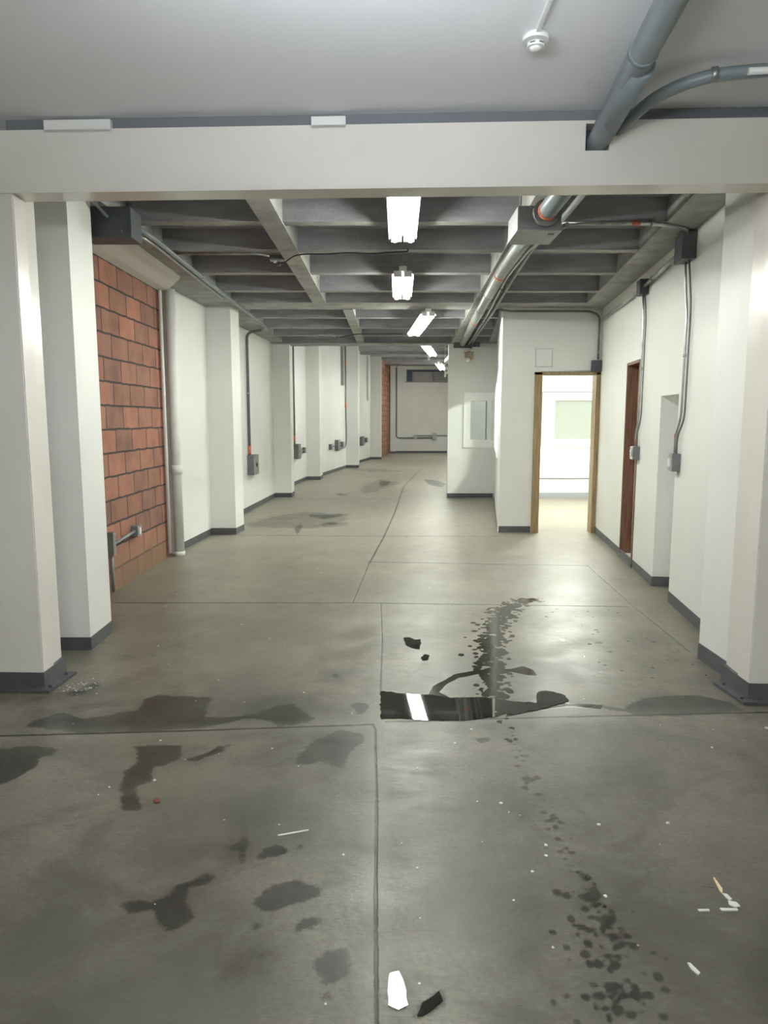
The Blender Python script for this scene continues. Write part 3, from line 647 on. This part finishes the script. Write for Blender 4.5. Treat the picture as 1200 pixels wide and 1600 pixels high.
for y in (4.45, 5.32, 6.18, 7.12, 8.10, 10.2, 11.35, 12.38): joist(y, y+.11)
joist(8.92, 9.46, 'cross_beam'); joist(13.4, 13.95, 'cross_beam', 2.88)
def rib(xa, xb, wd, y0, y1, name='long_rib'):
    bm = new(); a = [bm.verts.new(p) for p in ((xa, y0, ZJ-.012), (xa+wd, y0, ZJ-.012), (xb+wd, y1, ZJ-.012), (xb, y1, ZJ-.012), (xa, y0, 3.07), (xa+wd, y0, 3.07), (xb+wd, y1, 3.07), (xb, y1, 3.07))]
    for f in ((0,3,2,1), (0,1,5,4), (2,3,7,6), (0,4,7,3), (1,2,6,5)): bm.faces.new([a[i] for i in f])
    return link(name, bm, CONCL, ce)
rib(-.89, -.86, .155, 4.0, 8.95); rib(-.53, -.50, .13, 9.4, 13.45); rib(.93, 1.24, .19, 4.0, 13.45)
bm = new(); prism(bm, [(-2.5, 3.95), (-1.84, 3.95), (-1.88, 13.6), (-2.5, 13.6)], 2.9, 3.07); link('edge_beam', bm, CONCL, ce)
bm = new(); prism(bm, [rw(3.95, .27), rw(9.4, .27), rw(9.4, -.2), rw(3.95, -.2)], 2.895, 3.07); link('edge_beam', bm, CONCL, ce)
bm = new(); prism(bm, [(1.5, 9.3), (2.6, 9.3), (2.6, 13.5), (1.95, 13.5)], 2.9, 3.07); link('edge_beam', bm, CONC, ce)
# taller ceiling of the far bays
cf = thing('ceiling_far', (0, 20, 3.7), 'dark flat ceiling of the farther taller bays', 'ceiling', kind='structure')
link('ceiling_slab', B((-2.7, 13.9, 3.75), (4.4, 31.6, 3.85)), SLAB, cf)
for y in (16.2, 18.2, 20.4, 22.4, 24.6, 26.8, 29): link('joist', B((-2.2, y, 3.66), (3.1, y+.12, 3.75)), CONC, cf)
link('end_wall', B((-2.7, 13.86, 3.1), (3.2, 13.95, 3.75)), CONC, cf)
link('edge_strip', B((-.49, 13.36, 2.868), (1.3, 13.4, 2.885)), CONCL, ce)
# closure over left niche behind p1 and over beam
struct('wall_upper_front', B((-3.9, 3.83, 2.95), (3.9, 3.95, 3.4)), CONC, 'concrete band above the beam on the hall side', 'wall')

# ================================================================ LAMPS
def tube_mat(name, col, s): return mat(name, (.9, .9, .9), .4, emit=col, strength=s)
COOL = (.97, 1.0, .91)
BLUE = (.88, .93, 1.0)
def lamp(c, u, L_, label, s, ntube=2, tube_r=.019, mount=3.07, wd=.20, dz=0., col=COOL):
    u = Vector((u[0], u[1], dz)).normalized(); c = Vector(c); side = u.cross(Vector((0, 0, 1))).normalized(); up = side.cross(u)
    t = thing('fluorescent_lamp', c+Vector((0, 0, -.04)), label, 'lamp', 'fluorescent lamps along the hall ceiling')
    bm = new(); obox(bm, c+up*.058, u, L_+.06, .07 if wd else .04, .045); link('housing', bm, WFRAME, t, .004)
    if wd:
        bm = new()
        for sgn in (-1, 1):
            q = c+up*.036+side*(sgn*.03); r_ = c+up*.008+side*(sgn*wd/2)
            vs = [bm.verts.new(p) for p in (q-u*L_/2, q+u*L_/2, r_+u*L_/2, r_-u*L_/2, q-u*L_/2+up*.003, q+u*L_/2+up*.003, r_+u*L_/2+up*.003, r_-u*L_/2+up*.003)]
            for f in ((0,1,2,3), (4,7,6,5), (0,4,5,1), (1,5,6,2), (2,6,7,3), (3,7,4,0)): bm.faces.new([vs[i] for i in f])
        link('reflector', bm, WFRAME, t)
    tm = tube_mat('lit_tube_%d' % int(s*10), col, s)
    for k in range(ntube):
        o = side*((k-(ntube-1)/2)*.115)-up*.004
        link('tube', T([c+o-u*(L_/2-.02), c+o+u*(L_/2-.02)], tube_r, 10), tm, t)
        for e in (-1, 1):
            bm = new(); obox(bm, c+o*.8+u*e*(L_/2-.005)+up*.018, u, .02, .075, .055); link('lampholder', bm, PLASTIC, t)
    for e in (-.35, .35):
        p = c+u*e*L_+up*.072; link('hanger_wire', T([p, (p.x, p.y, mount)], .003, 5), GALV, t)
    return t
lamp((.125, 4.83, 2.80), (.02, 1), 1.22, 'nearest fluorescent lamp of the hall, just below the white beam', LAMP['one'])
lamp((.185, 7.35, 2.80), (.02, 1), 1.22, 'second fluorescent lamp from the beam, hanging straight', LAMP['two'])
lamp((.50, 9.98, 2.76), (-.08, 1), 1.5, 'third fluorescent lamp from the beam, hanging askew', LAMP['three'], dz=-.05)
lamp((1.01, 16.2, 3.0), (.155, 1), 1.9, 'fourth fluorescent lamp from the beam, small and slanting', LAMP['four'], mount=3.66, dz=-.02)
lamp((1.66, 21.2, 3.0), (.13, 1), 2.2, 'farthest and smallest fluorescent lamp of the hall', LAMP['five'], mount=3.75)
lamp((-.05, 1.78, 2.55), (1, .0), 1.22, 'fluorescent lamp of the near room, above the viewpoint', LAMP['front'], mount=3.0, col=BLUE, wd=0)
lamp((3.15, 27.3, 3.3), (0, 1), 2.2, 'added fluorescent lamp of the far bay, unseen behind the partition corner', LAMP['far_fill'], mount=3.75)  # unseen lamp, added to brighten the far wall
lamp((.2, -1.3, 2.6), (1, 0), 1.22, 'added unseen fluorescent lamp at the back of the near room', LAMP['back'], mount=3.0, col=BLUE, wd=0)  # unseen lamp, added to light the column fronts and beam
t = lamp((3.0, 11.2, 2.5), (0, 1), 1.22, 'bright fluorescent lamp inside the lit room', LAMP['office'], mount=2.6, ntube=2)
lamp((2.3, 15.4, 2.7), (1, 0), 1.22, 'lamp in the room behind the partition', LAMP['store'], mount=2.84)
# pull cords with white ends by the far lamps
for x, y, z, lb in ((.92, 14.9, 2.74, 'white pull cord left of the fourth lamp'), (1.66, 19.7, 2.67, 'white pull cord right of the farthest lamp')):
    t = thing('hanging_pull_switch', (x, y, z), lb, 'pull switch', 'pull switches of the far lamps')
    link('cord', T([(x, y, z), (x, y, 3.75)], .006, 5), PLASTIC, t); bm = new(); sphere(bm, (x, y, z), .03, 1.8); link('cord_knob', bm, PLASTIC, t)

# ================================================================ PIPES UNDER THE CEILING
def strap(t, c, r, u, m=GALV):
    c = Vector(c); u = Vector(u).normalized(); bm = new(); tube(bm, [c-u*.012, c+u*.012], r+.004, 14); link('pipe_strap', bm, m, t)
pp = [(.93, 2.2, 2.925), (.985, 2.62, 2.925), (1.03, 3.2, 2.915), (1.06, 3.66, 2.865), (1.03, 3.95, 2.80), (.965, 4.40, 2.715), (.965, 4.46, 2.71)]
t = thing('large_pipe', (1.0, 3.3, 2.6), 'thick grey pipe crossing the near ceiling and passing through the beam', 'pipe')
link('pipe_run', T(rounded(pp, .15, 4), .055, 20), PVC, t)
strap(t, (1.012, 2.98, 2.919), .055, (.07, 1, -.02), PVC); 
link('coupling', T([(1.035, 3.07, 2.913), (1.058, 3.6, 2.878)], .0585, 20), PVC, t)
link('socket_ring', T([(.970, 4.375, 2.72), (.966, 4.40, 2.716)], .0575, 20), ORANGE, t); link('flange', T([(.966, 4.405, 2.715), (.965, 4.44, 2.711)], .08, 20), GREYBOX, t)
t = thing('small_pipe', (1.5, 3.4, 2.8), 'thin grey pipe with peeled white paint curving to the beam', 'pipe')
sp_ = [(3.6, 3.22, 2.955), (2.0, 3.20, 2.955), (1.62, 3.19, 2.95), (1.36, 3.24, 2.945), (1.22, 3.38, 2.93), (1.15, 3.60, 2.90), (1.125, 3.78, 2.885)]
link('pipe_run', T(rounded(sp_, .2, 5), .027, 14), PVC, t)
strap(t, (1.40, 3.228, 2.946), .027, (-.26, .05, -.01), GALV)
bm = new(); tube(bm, [(1.52, 3.178, 2.936), (1.62, 3.172, 2.938), (2.3, 3.182, 2.940)], .015, 8); link('peeled_paint_patch', bm, PLASTIC, t)
t = thing('pull_box', (.94, 4.6, 2.6), 'large grey pull box hanging where the thick pipe ends behind the beam', 'box')
link('box_body', B((.80, 4.44, 2.622), (1.062, 4.78, 2.76)), GREYBOX, t, .004); bc = link('box_cover', B((.796, 4.436, 2.615), (1.066, 4.784, 2.622)), PVCL, t)
link('cover_label', B((1.0, 4.5, 2.612), (1.035, 4.53, 2.615)), RUBBER, bc)
for x, y in ((.82, 4.47), (1.045, 4.75)): link('hanger_rod', T([(x, y, 2.76), (x, y, 3.07)], .005, 6), GALV, t)
t = thing('large_pipe', (1.2, 9, 2.7), 'thick pipe running along the ceiling to the far partition', 'pipe')
pq = [(.965, 4.76, 2.71), (1.0, 5.4, 2.76), (1.06, 6.6, 2.81), (1.22, 9.5, 2.835), (1.45, 13.4, 2.875)]
link('pipe_run', T(pq, .055, 18), PVCL, t)
def at(pq, y):
    for a, b in zip(pq, pq[1:]):
        if a[1] <= y <= b[1]:
            k = (y-a[1])/(b[1]-a[1]); return Vector(a).lerp(Vector(b), k)
for y, m in ((6.75, ORANGE), (7.9, GALV), (10.1, ORANGE), (9.0, GALV), (12.0, GALV)): 
    c = at(pq, y); bm = new(); tube(bm, [c-Vector((.002, .035, 0)), c+Vector((.002, .035, 0))], .0565 if m is ORANGE else .06, 16); link('orange_band' if m is ORANGE else 'pipe_strap', bm, m, t)
for k, (pts, lb) in enumerate((([(1.22, 4.0, 2.86), (1.215, 4.55, 2.86), (1.22, 5.2, 2.85), (1.17, 5.8, 2.84), (1.26, 7.2, 2.86), (1.40, 9.3, 2.87), (1.54, 12.0, 2.875), (1.62, 13.4, 2.87)], 'slim grey conduit on the right of the thick ceiling pipe'),
                  ([(1.18, 4.78, 2.74), (1.12, 5.6, 2.80), (1.17, 7.0, 2.84), (1.34, 9.4, 2.85), (1.52, 12.4, 2.86), (1.56, 13.4, 2.86)], 'slim conduit squeezed between the thick pipe and its neighbour'))):
    t = thing('conduit', pts[0], lb, 'conduit', 'ceiling conduits beside the thick pipe')
    link('conduit_run', T(rounded(pts, .3, 4), .02 if k == 0 else .015, 8), PVCL if k == 0 else GALV, t)
    for y in (7.6, 10.3): 
        c = at(pts, y); bm = new(); tube(bm, [c-Vector((0, .02, 0)), c+Vector((0, .02, 0))], .026, 8); link('coupling', bm, GALV, t)
t = thing('junction_box', (1.45, 13.4, 2.77), 'slate grey boxes on the partition where the ceiling pipes end', 'box')
link('box_body', B((1.29, 13.36, 2.79), (1.62, 13.5, 2.90)), DKBOX, t); link('box_extension', B((1.62, 13.38, 2.82), (1.77, 13.5, 2.9)), DKBOX, t)
link('lower_ledge', B((1.28, 13.42, 2.765), (1.58, 13.5, 2.79)), WHITE, t)
t = thing('siren', (1.58, 13.4, 2.57), 'stained beige wall siren under the pipe end boxes', 'siren')
bm = new(); tube(bm, [(1.58, 13.5, 2.66), (1.575, 13.40, 2.655), (1.57, 13.33, 2.64)], .075, 14); link('housing', bm, BEIGE, t); bm = new(); sphere(bm, (1.555, 13.36, 2.58), .045); link('lens', bm, PLASTIC, t); link('bracket', B((1.49, 13.4, 2.71), (1.67, 13.5, 2.725)), GALV, t)
t = thing('door_sensor', (1.19, 13.55, 2.35), 'small white box on the corner edge of the partition', 'sensor'); link('housing', B((1.13, 13.46, 2.33), (1.205, 13.54, 2.45)), PLASTIC, t, .008); link('lens', B((1.15, 13.455, 2.36), (1.18, 13.461, 2.40)), GREYBOX, t)

# smoke detector and its raceway on the near ceiling
t = thing('smoke_detector', (.60, 3.03, 2.93), 'white smoke detector on the near ceiling', 'detector')
link('mounting_base', T([(.60, 3.03, 3.0), (.60, 3.03, 2.978)], .052, 24), PLASTIC, t); db = link('detector_body', T([(.60, 3.03, 2.972), (.60, 3.03, 2.955)], .036, 24), PLASTIC, t)
bm = new(); sphere(bm, (.60, 3.03, 2.955), .024, .5); link('sensor_dome', bm, PLASTIC, db)
for k in range(6):
    a = math.pi*2*k/6; link('vent_slot', O((.60+.034*math.cos(a), 3.03+.034*math.sin(a), 2.964), (-math.sin(a), math.cos(a)), .02, .006, .005), GREYBOX, db)
tag(link('raceway', (lambda b: (prism(b, [(.59, 2.97), (.605, 2.97), (.605, .5), (.59, .5)], 2.985, 3.0), b)[1])(new()), PLASTIC), 'white raceway running from the smoke detector along the near ceiling', 'raceway')

# ================================================================ WALL CONDUITS AND BOXES
def wbox(name, p, n, u, wd, ht, dp, m, label, group=None, cat='box', kos=True, tgl=False):
    """box fixed on a wall: p centre on the wall face, n towards the room, u along the wall"""
    p = Vector(p); n = Vector((n[0], n[1], 0)).normalized(); u = Vector((u[0], u[1], 0)).normalized()
    t = thing(name, p-Vector((0, 0, ht/2)), label, cat, group)
    bm = new(); obox(bm, p+n*dp/2, u, wd, dp, ht); link('box_body', bm, m, t, .003)
    bm = new(); obox(bm, p+n*(dp+.002), u, wd*.96, .004, ht*.96); cv = link('cover_plate', bm, GALV if m is not DKBOX else DKBOX, t)
    for s in (-1, 1):
        q = p+n*(dp+.005)+Vector((0, 0, s*ht*.38)); link('screw', T([q-n*.002, q+n*.002], .004, 6), STEEL, cv)
    if tgl:
        bm = new(); obox(bm, p+n*(dp+.009), u, .035, .012, .06); link('switch_plate', bm, RUBBER if tgl == 2 else PLASTIC, cv)
    return t
def cond(pts, r, label, m=GALV, group=None, bend=.08, straps=(), bands=(), name='conduit', seg=8):
    t = thing(name, pts[0], label, 'conduit', group)
    link('conduit_run', T(pts, r, seg, bend=bend), m, t)
    for q, uu in straps:
        q = Vector(q); uu = Vector(uu).normalized(); link('conduit_clamp', T([q-uu*.012, q+uu*.012], r+.005, 8), GALV, t)
    for q, uu, ln in bands:
        q = Vector(q); uu = Vector(uu).normalized(); link('orange_band', T([q-uu*ln/2, q+uu*ln/2], r+.0015, 8), ORANGE, t)
    return t
Z = Vector((0, 0, 1))
def R3(y, off, z): return Vector((*rw(y, off), z))
RNt = (RN.x, RN.y); RUt = (RU.x, RU.y)
wbox('junction_box', R3(5.58, 0, 2.78), RNt, RUt, .22, .20, .10, DKBOX, 'large dark junction box high on the right wall', 'junction boxes on the right wall')
wbox('junction_box', R3(6.98, 0, 2.735), RNt, RUt, .15, .14, .08, DKBOX, 'smaller dark junction box high on the right wall above the door', 'junction boxes on the right wall')
wbox('switch_box', R3(5.64, 0, 1.155), RNt, RUt, .11, .14, .065, GREYBOX, 'grey switch box by the niche on the right wall', 'switch boxes on the right wall', tgl=1)
wbox('switch_box', R3(7.02, 0, 1.165), RNt, RUt, .11, .13, .065, GREYBOX, 'grey switch box by the brown door', 'switch boxes on the right wall', tgl=1)
cond([R3(5.68, .05, 2.78), R3(6.92, .04, 2.735)], .018, 'conduit linking the two dark boxes on the right wall', straps=[(R3(6.6, .043, 2.748), RU.to_3d())])
cond([R3(7.04, .03, 2.735), R3(9.1, .03, 2.735)], .017, 'conduit from the smaller dark box to the lit room corner', straps=[(R3(8.6, .03, 2.735), RU.to_3d())])
cond([R3(5.60, .04, 2.70), R3(5.60, .03, 2.5), R3(5.56, .02, 2.3), R3(5.57, .02, 1.5), R3(5.66, .03, 1.37), R3(5.66, .03, 1.22)], .0095, 'left one of two conduits dropping to the switch box by the niche', group='conduit drops on the right wall', straps=[(R3(5.565, .02, 1.98), Z)], bands=[(R3(5.66, .03, 1.36), Z, .04)])
cond([R3(5.52, .04, 2.70), R3(5.47, .02, 2.35), R3(5.48, .02, 1.5), R3(5.61, .03, 1.36), R3(5.61, .03, 1.22)], .0075, 'right one of two conduits dropping to the switch box by the niche', group='conduit drops on the right wall', m=GREYBOX)
cond([R3(7.0, .03, 2.68), R3(6.98, .02, 2.45), R3(6.99, .02, 1.5), R3(7.05, .03, 1.34), R3(7.05, .03, 1.22)], .009, 'left one of two conduits dropping to the switch box by the brown door', group='conduit drops on the right wall', straps=[(R3(6.985, .02, 1.98), Z)], bands=[(R3(7.05, .03, 1.27), Z, .05)])
cond([R3(6.93, .03, 2.68), R3(6.89, .02, 2.45), R3(6.90, .02, 1.5), R3(7.0, .03, 1.34), R3(7.0, .03, 1.22)], .007, 'right one of two conduits dropping to the switch box by the brown door', group='conduit drops on the right wall', m=GREYBOX)
cond([(1.25, 5.30, 2.885), (1.95, 5.30, 2.885), R3(5.45, .08, 2.885), R3(5.54, .06, 2.82)], .016, 'conduit along a ceiling rib to the large dark box on the right wall', bend=.12, bands=[((1.80, 5.30, 2.885), (1, 0, 0), .06)], straps=[((1.92, 5.30, 2.885), (1, 0, 0))])
cond([(1.45, 9.2, 2.86), (1.6, 9.27, 2.85), (2.62, 9.27, 2.85), (2.745, 9.285, 2.80), (2.745, 9.285, 2.25)], .014, 'conduit along the top of the partition down to the box over the doorway', bend=.1, m=GREYBOX, straps=[((2.745, 9.285, 2.34), Z)])
wbox('junction_box', (2.735, 9.32, 2.17), (0, -1), (1, 0), .14, .14, .07, DKBOX, 'dark box at the upper right corner of the lit doorway')
cond([(2.02, 9.305, 2.11), (2.66, 9.305, 2.11)], .008, 'thin white conduit above the lit doorway', m=PLASTIC)
t = thing('blank_plate', (2.06, 9.32, 2.16), 'square white blank plate on the partition above the doorway', 'plate'); link('plate', B((1.955, 9.306, 2.165), (2.16, 9.32, 2.385)), WHITE, t, .002); link('plate_rim', B((1.95, 9.312, 2.16), (2.165, 9.32, 2.39)), SHUT, t)
# left side
t = thing('junction_box', (-1.84, 5.05, 2.7), 'big slate grey junction box under the ceiling at the upper left', 'box')
link('box_body', B((-2.03, 4.95, 2.705), (-1.69, 5.17, 2.90)), DKBOX, t, .004); link('box_flange', B((-2.03, 4.944, 2.70), (-1.995, 4.95, 2.90)), DKBOX, t); link('screw', T([(-1.75, 4.95, 2.74), (-1.75, 4.944, 2.74)], .006, 6), GALV, t)
cond([(-1.95, 4.3, 2.95), (-1.90, 4.7, 2.93), (-1.84, 4.94, 2.83)], .011, 'thin conduit entering the big slate box from the near side', m=PVC, bend=.2)
cond([(-1.725, 5.17, 2.82), (-1.765, 5.7, 2.87), (-1.80, 8.4, 2.88), (-1.79, 11.3, 2.88)], .02, 'grey conduit along the left edge beam, the thicker one', m=PVC, group='conduits along the left edge beam', straps=[((-1.785, 7.2, 2.876), (0, 1, 0))])
cond([(-1.78, 5.17, 2.80), (-1.815, 5.8, 2.865), (-1.85, 8.4, 2.87)], .014, 'grey conduit along the left edge beam, the thinner one', m=GALV, group='conduits along the left edge beam')
cond([(-1.80, 6.25, 2.885), (-1.1, 6.25, 2.885), (-1.04, 6.27, 2.885), (-.99, 6.33, 2.885)], .011, 'conduit along a rib from the left edge to the cable fitting', bend=.05)
t = thing('ceiling_bracket', (-.92, 6.45, 2.8), 'small bracket with cable clamps under the left long rib', 'bracket'); link('plate', B((-.99, 6.40, 2.862), (-.86, 6.46, 2.878)), GALV, t); link('clamp', B((-.93, 6.42, 2.82), (-.905, 6.44, 2.862)), GREYBOX, t); link('clamp', B((-.96, 6.41, 2.845), (-.94, 6.43, 2.862)), PLASTIC, t)
cb = [(-.92, 6.40, 2.84), (-.85, 6.33, 2.83), (-.76, 6.25, 2.87), (-.66, 6.22, 2.876), (-.5, 6.2, 2.868), (-.3, 6.18, 2.878), (-.1, 6.18, 2.868), (.1, 6.15, 2.876), (.2, 6.15, 2.88), (.2, 6.17, 2.9)]
tag(link('black_cable', T(rounded(cb, .06, 4), .006, 6), RUBBER), 'black cable sagging from the rib bracket towards the lamps', 'cable')
cond([(-1.60, 12.1, 2.88), (-.85, 12.1, 2.88)], .012, 'far conduit along a rib left of the second bracket')
t = thing('ceiling_bracket', (-.80, 12.2, 2.8), 'small bracket farther off between the second pair of ribs', 'bracket'); link('plate', B((-.88, 12.1, 2.86), (-.66, 12.16, 2.875)), GALV, t); link('clamp', B((-.80, 12.1, 2.80), (-.76, 12.14, 2.86)), GREYBOX, t)
tag(link('black_cable', T(rounded([(-.74, 12.1, 2.84), (-.6, 12.05, 2.86), (-.42, 12.0, 2.885), (.3, 12.0, 2.885)], .06, 4), .008, 6), RUBBER), 'black cable from the farther bracket to the ribs', 'cable')

def side_wall(A, Bq):
    A = Vector(A); Bq = Vector(Bq); U = (Bq-A).normalized(); Nn = Vector((U.y, -U.x))
    def f(y, off, z): p = A+U*((y-A.y)/U.y)+Nn*off; return Vector((p.x, p.y, z))
    return f, (U.x, U.y), (Nn.x, Nn.y)
f3, u3, n3 = side_wall((-2.30, 9.5), (-2.091, 13.57))
cond([f3(11.2, .35, 2.85), f3(11.45, .1, 2.85), f3(11.5, .03, 2.8), f3(11.5, .03, .9)], .022, 'dark conduit dropping between second and third left pillars', m=GREYBOX, bend=.1, straps=[(f3(11.5, .03, 1.9), Z)], bands=[(f3(11.5, .03, 1.0), Z, .14)])
wbox('switch_box', f3(11.6, 0, .755), n3, u3, .34, .32, .11, GREYBOX, 'grey disconnect switch box between second and third left pillars', tgl=2)
f4, u4, n4 = side_wall((-2.2, 14.04), (-1.905, 17.5))
cond([f4(15.95, .04, 3.6), f4(15.95, .04, .9)], .02, 'conduit dropping between third and fourth left pillars', m=GREYBOX, bands=[(f4(15.95, .04, 1.05), Z, .16)])
wbox('switch_box', f4(16.1, 0, .765), n4, u4, .3, .33, .12, GREYBOX, 'tall grey box between third and fourth left pillars')
wbox('outlet_box', f4(16.55, 0, .74), n4, u4, .16, .13, .07, GREYBOX, 'middle outlet box between third and fourth left pillars', 'outlet boxes on the left wall')
wbox('outlet_box', f4(17.05, 0, .75), n4, u4, .16, .13, .07, GREYBOX, 'outlet box farthest right between third and fourth left pillars', 'outlet boxes on the left wall')
cond([f4(16.2, .03, .74), f4(17.0, .03, .75)], .01, 'short conduit joining boxes behind the third left pillar')
f5, u5, n5 = side_wall((-1.72, 18.05), (-1.159, 21.8))
wbox('outlet_box', f5(19.55, 0, .73), n5, u5, .2, .15, .08, GREYBOX, 'left outlet box between fourth and fifth left pillars', 'outlet boxes on the left wall')
wbox('switch_box', f5(20.35, 0, .745), n5, u5, .3, .30, .10, GREYBOX, 'grey box in the middle of three before the fifth left pillar')
wbox('outlet_box', f5(21.05, 0, .75), n5, u5, .2, .15, .08, GREYBOX, 'right outlet box between fourth and fifth left pillars', 'outlet boxes on the left wall')
cond([f5(19.6, .04, .73), f5(20.9, .04, .75)], .014, 'horizontal conduit through the three boxes before the fifth left pillar', m=GREYBOX)
cond([f5(20.4, .05, .63), f5(21.5, .05, .66), f5(21.6, .05, .8), f5(21.6, .05, 1.2), f5(21.5, .06, 1.6), f5(21.5, .06, 3.7)], .025, 'long conduit rising beside the fifth left pillar', m=PVC, bend=.12, bands=[(f5(21.5, .06, 3.1), Z, .16), (f5(21.5, .06, 1.9), Z, .2)])
bm = new(); obox(bm, f5(21.2, .04, 3.1), u5, .2, .08, 1.25); tag(link('wall_duct', bm, SHUT), 'pale flat duct hanging beside the long conduit by the fifth pillar', 'duct')
f6, u6, n6 = side_wall((-1.14, 22.7), (-.50, 26.4))
wbox('switch_box', f6(24.65, 0, .73), n6, u6, .36, .31, .10, GREYBOX, 'grey box between fifth and farthest left pillars')
wbox('outlet_box', f6(25.45, 0, .74), n6, u6, .22, .16, .08, GREYBOX, 'small outlet box before the farthest left pillar', 'outlet boxes on the left wall')
cond([f6(24.7, .03, .74), f6(25.4, .03, .74)], .012, 'tiny conduit between the two boxes before the farthest left pillar', m=GREYBOX)
bm = new(); obox(bm, f6(25.9, .04, 3.0), u6, .3, .06, 1.7); tag(link('wall_duct', bm, WHITE), 'pale duct on the wall before the farthest left pillar', 'duct')
# on the clay blocks
wbox('outlet_box', (-2.352, 6.57, .46), (1, 0), (0, 1), .10, .10, .06, GREYBOX, 'grey outlet box on the clay block wall', tgl=1)
cond([(-2.32, 6.52, .46), (-2.32, 6.02, .43)], .014, 'short conduit on the clay blocks left of the outlet box', m=PVC)
wbox('junction_box', (-2.35, 5.97, .44), (1, 0), (0, 1), .06, .2, .05, GREYBOX, 'narrow grey box at the near end of the short conduit')
cond([(-2.325, 5.97, .34), (-2.325, 5.97, 0.02)], .014, 'conduit stub running down to the floor on the clay blocks', m=PVC)
# far wall
cond([(.54, FY-.04, 3.7), (.54, FY-.04, .66), (2.2, FY-.04, .66)], .028, 'L shaped dark conduit down the far wall', m=GREYBOX, bend=.12)
cond([(1.4, FY-.04, .76), (3.0, FY-.04, .76)], .018, 'thin conduit across the far wall above the L shaped one', m=GREYBOX)
wbox('outlet_box', (1.37, FY, .71), (0, -1), (1, 0), .16, .16, .08, GREYBOX, 'small outlet box on the far wall')
wbox('switch_box', (2.21, FY, .71), (0, -1), (1, 0), .17, .30, .08, GREYBOX, 'taller box on the far wall where conduits meet')
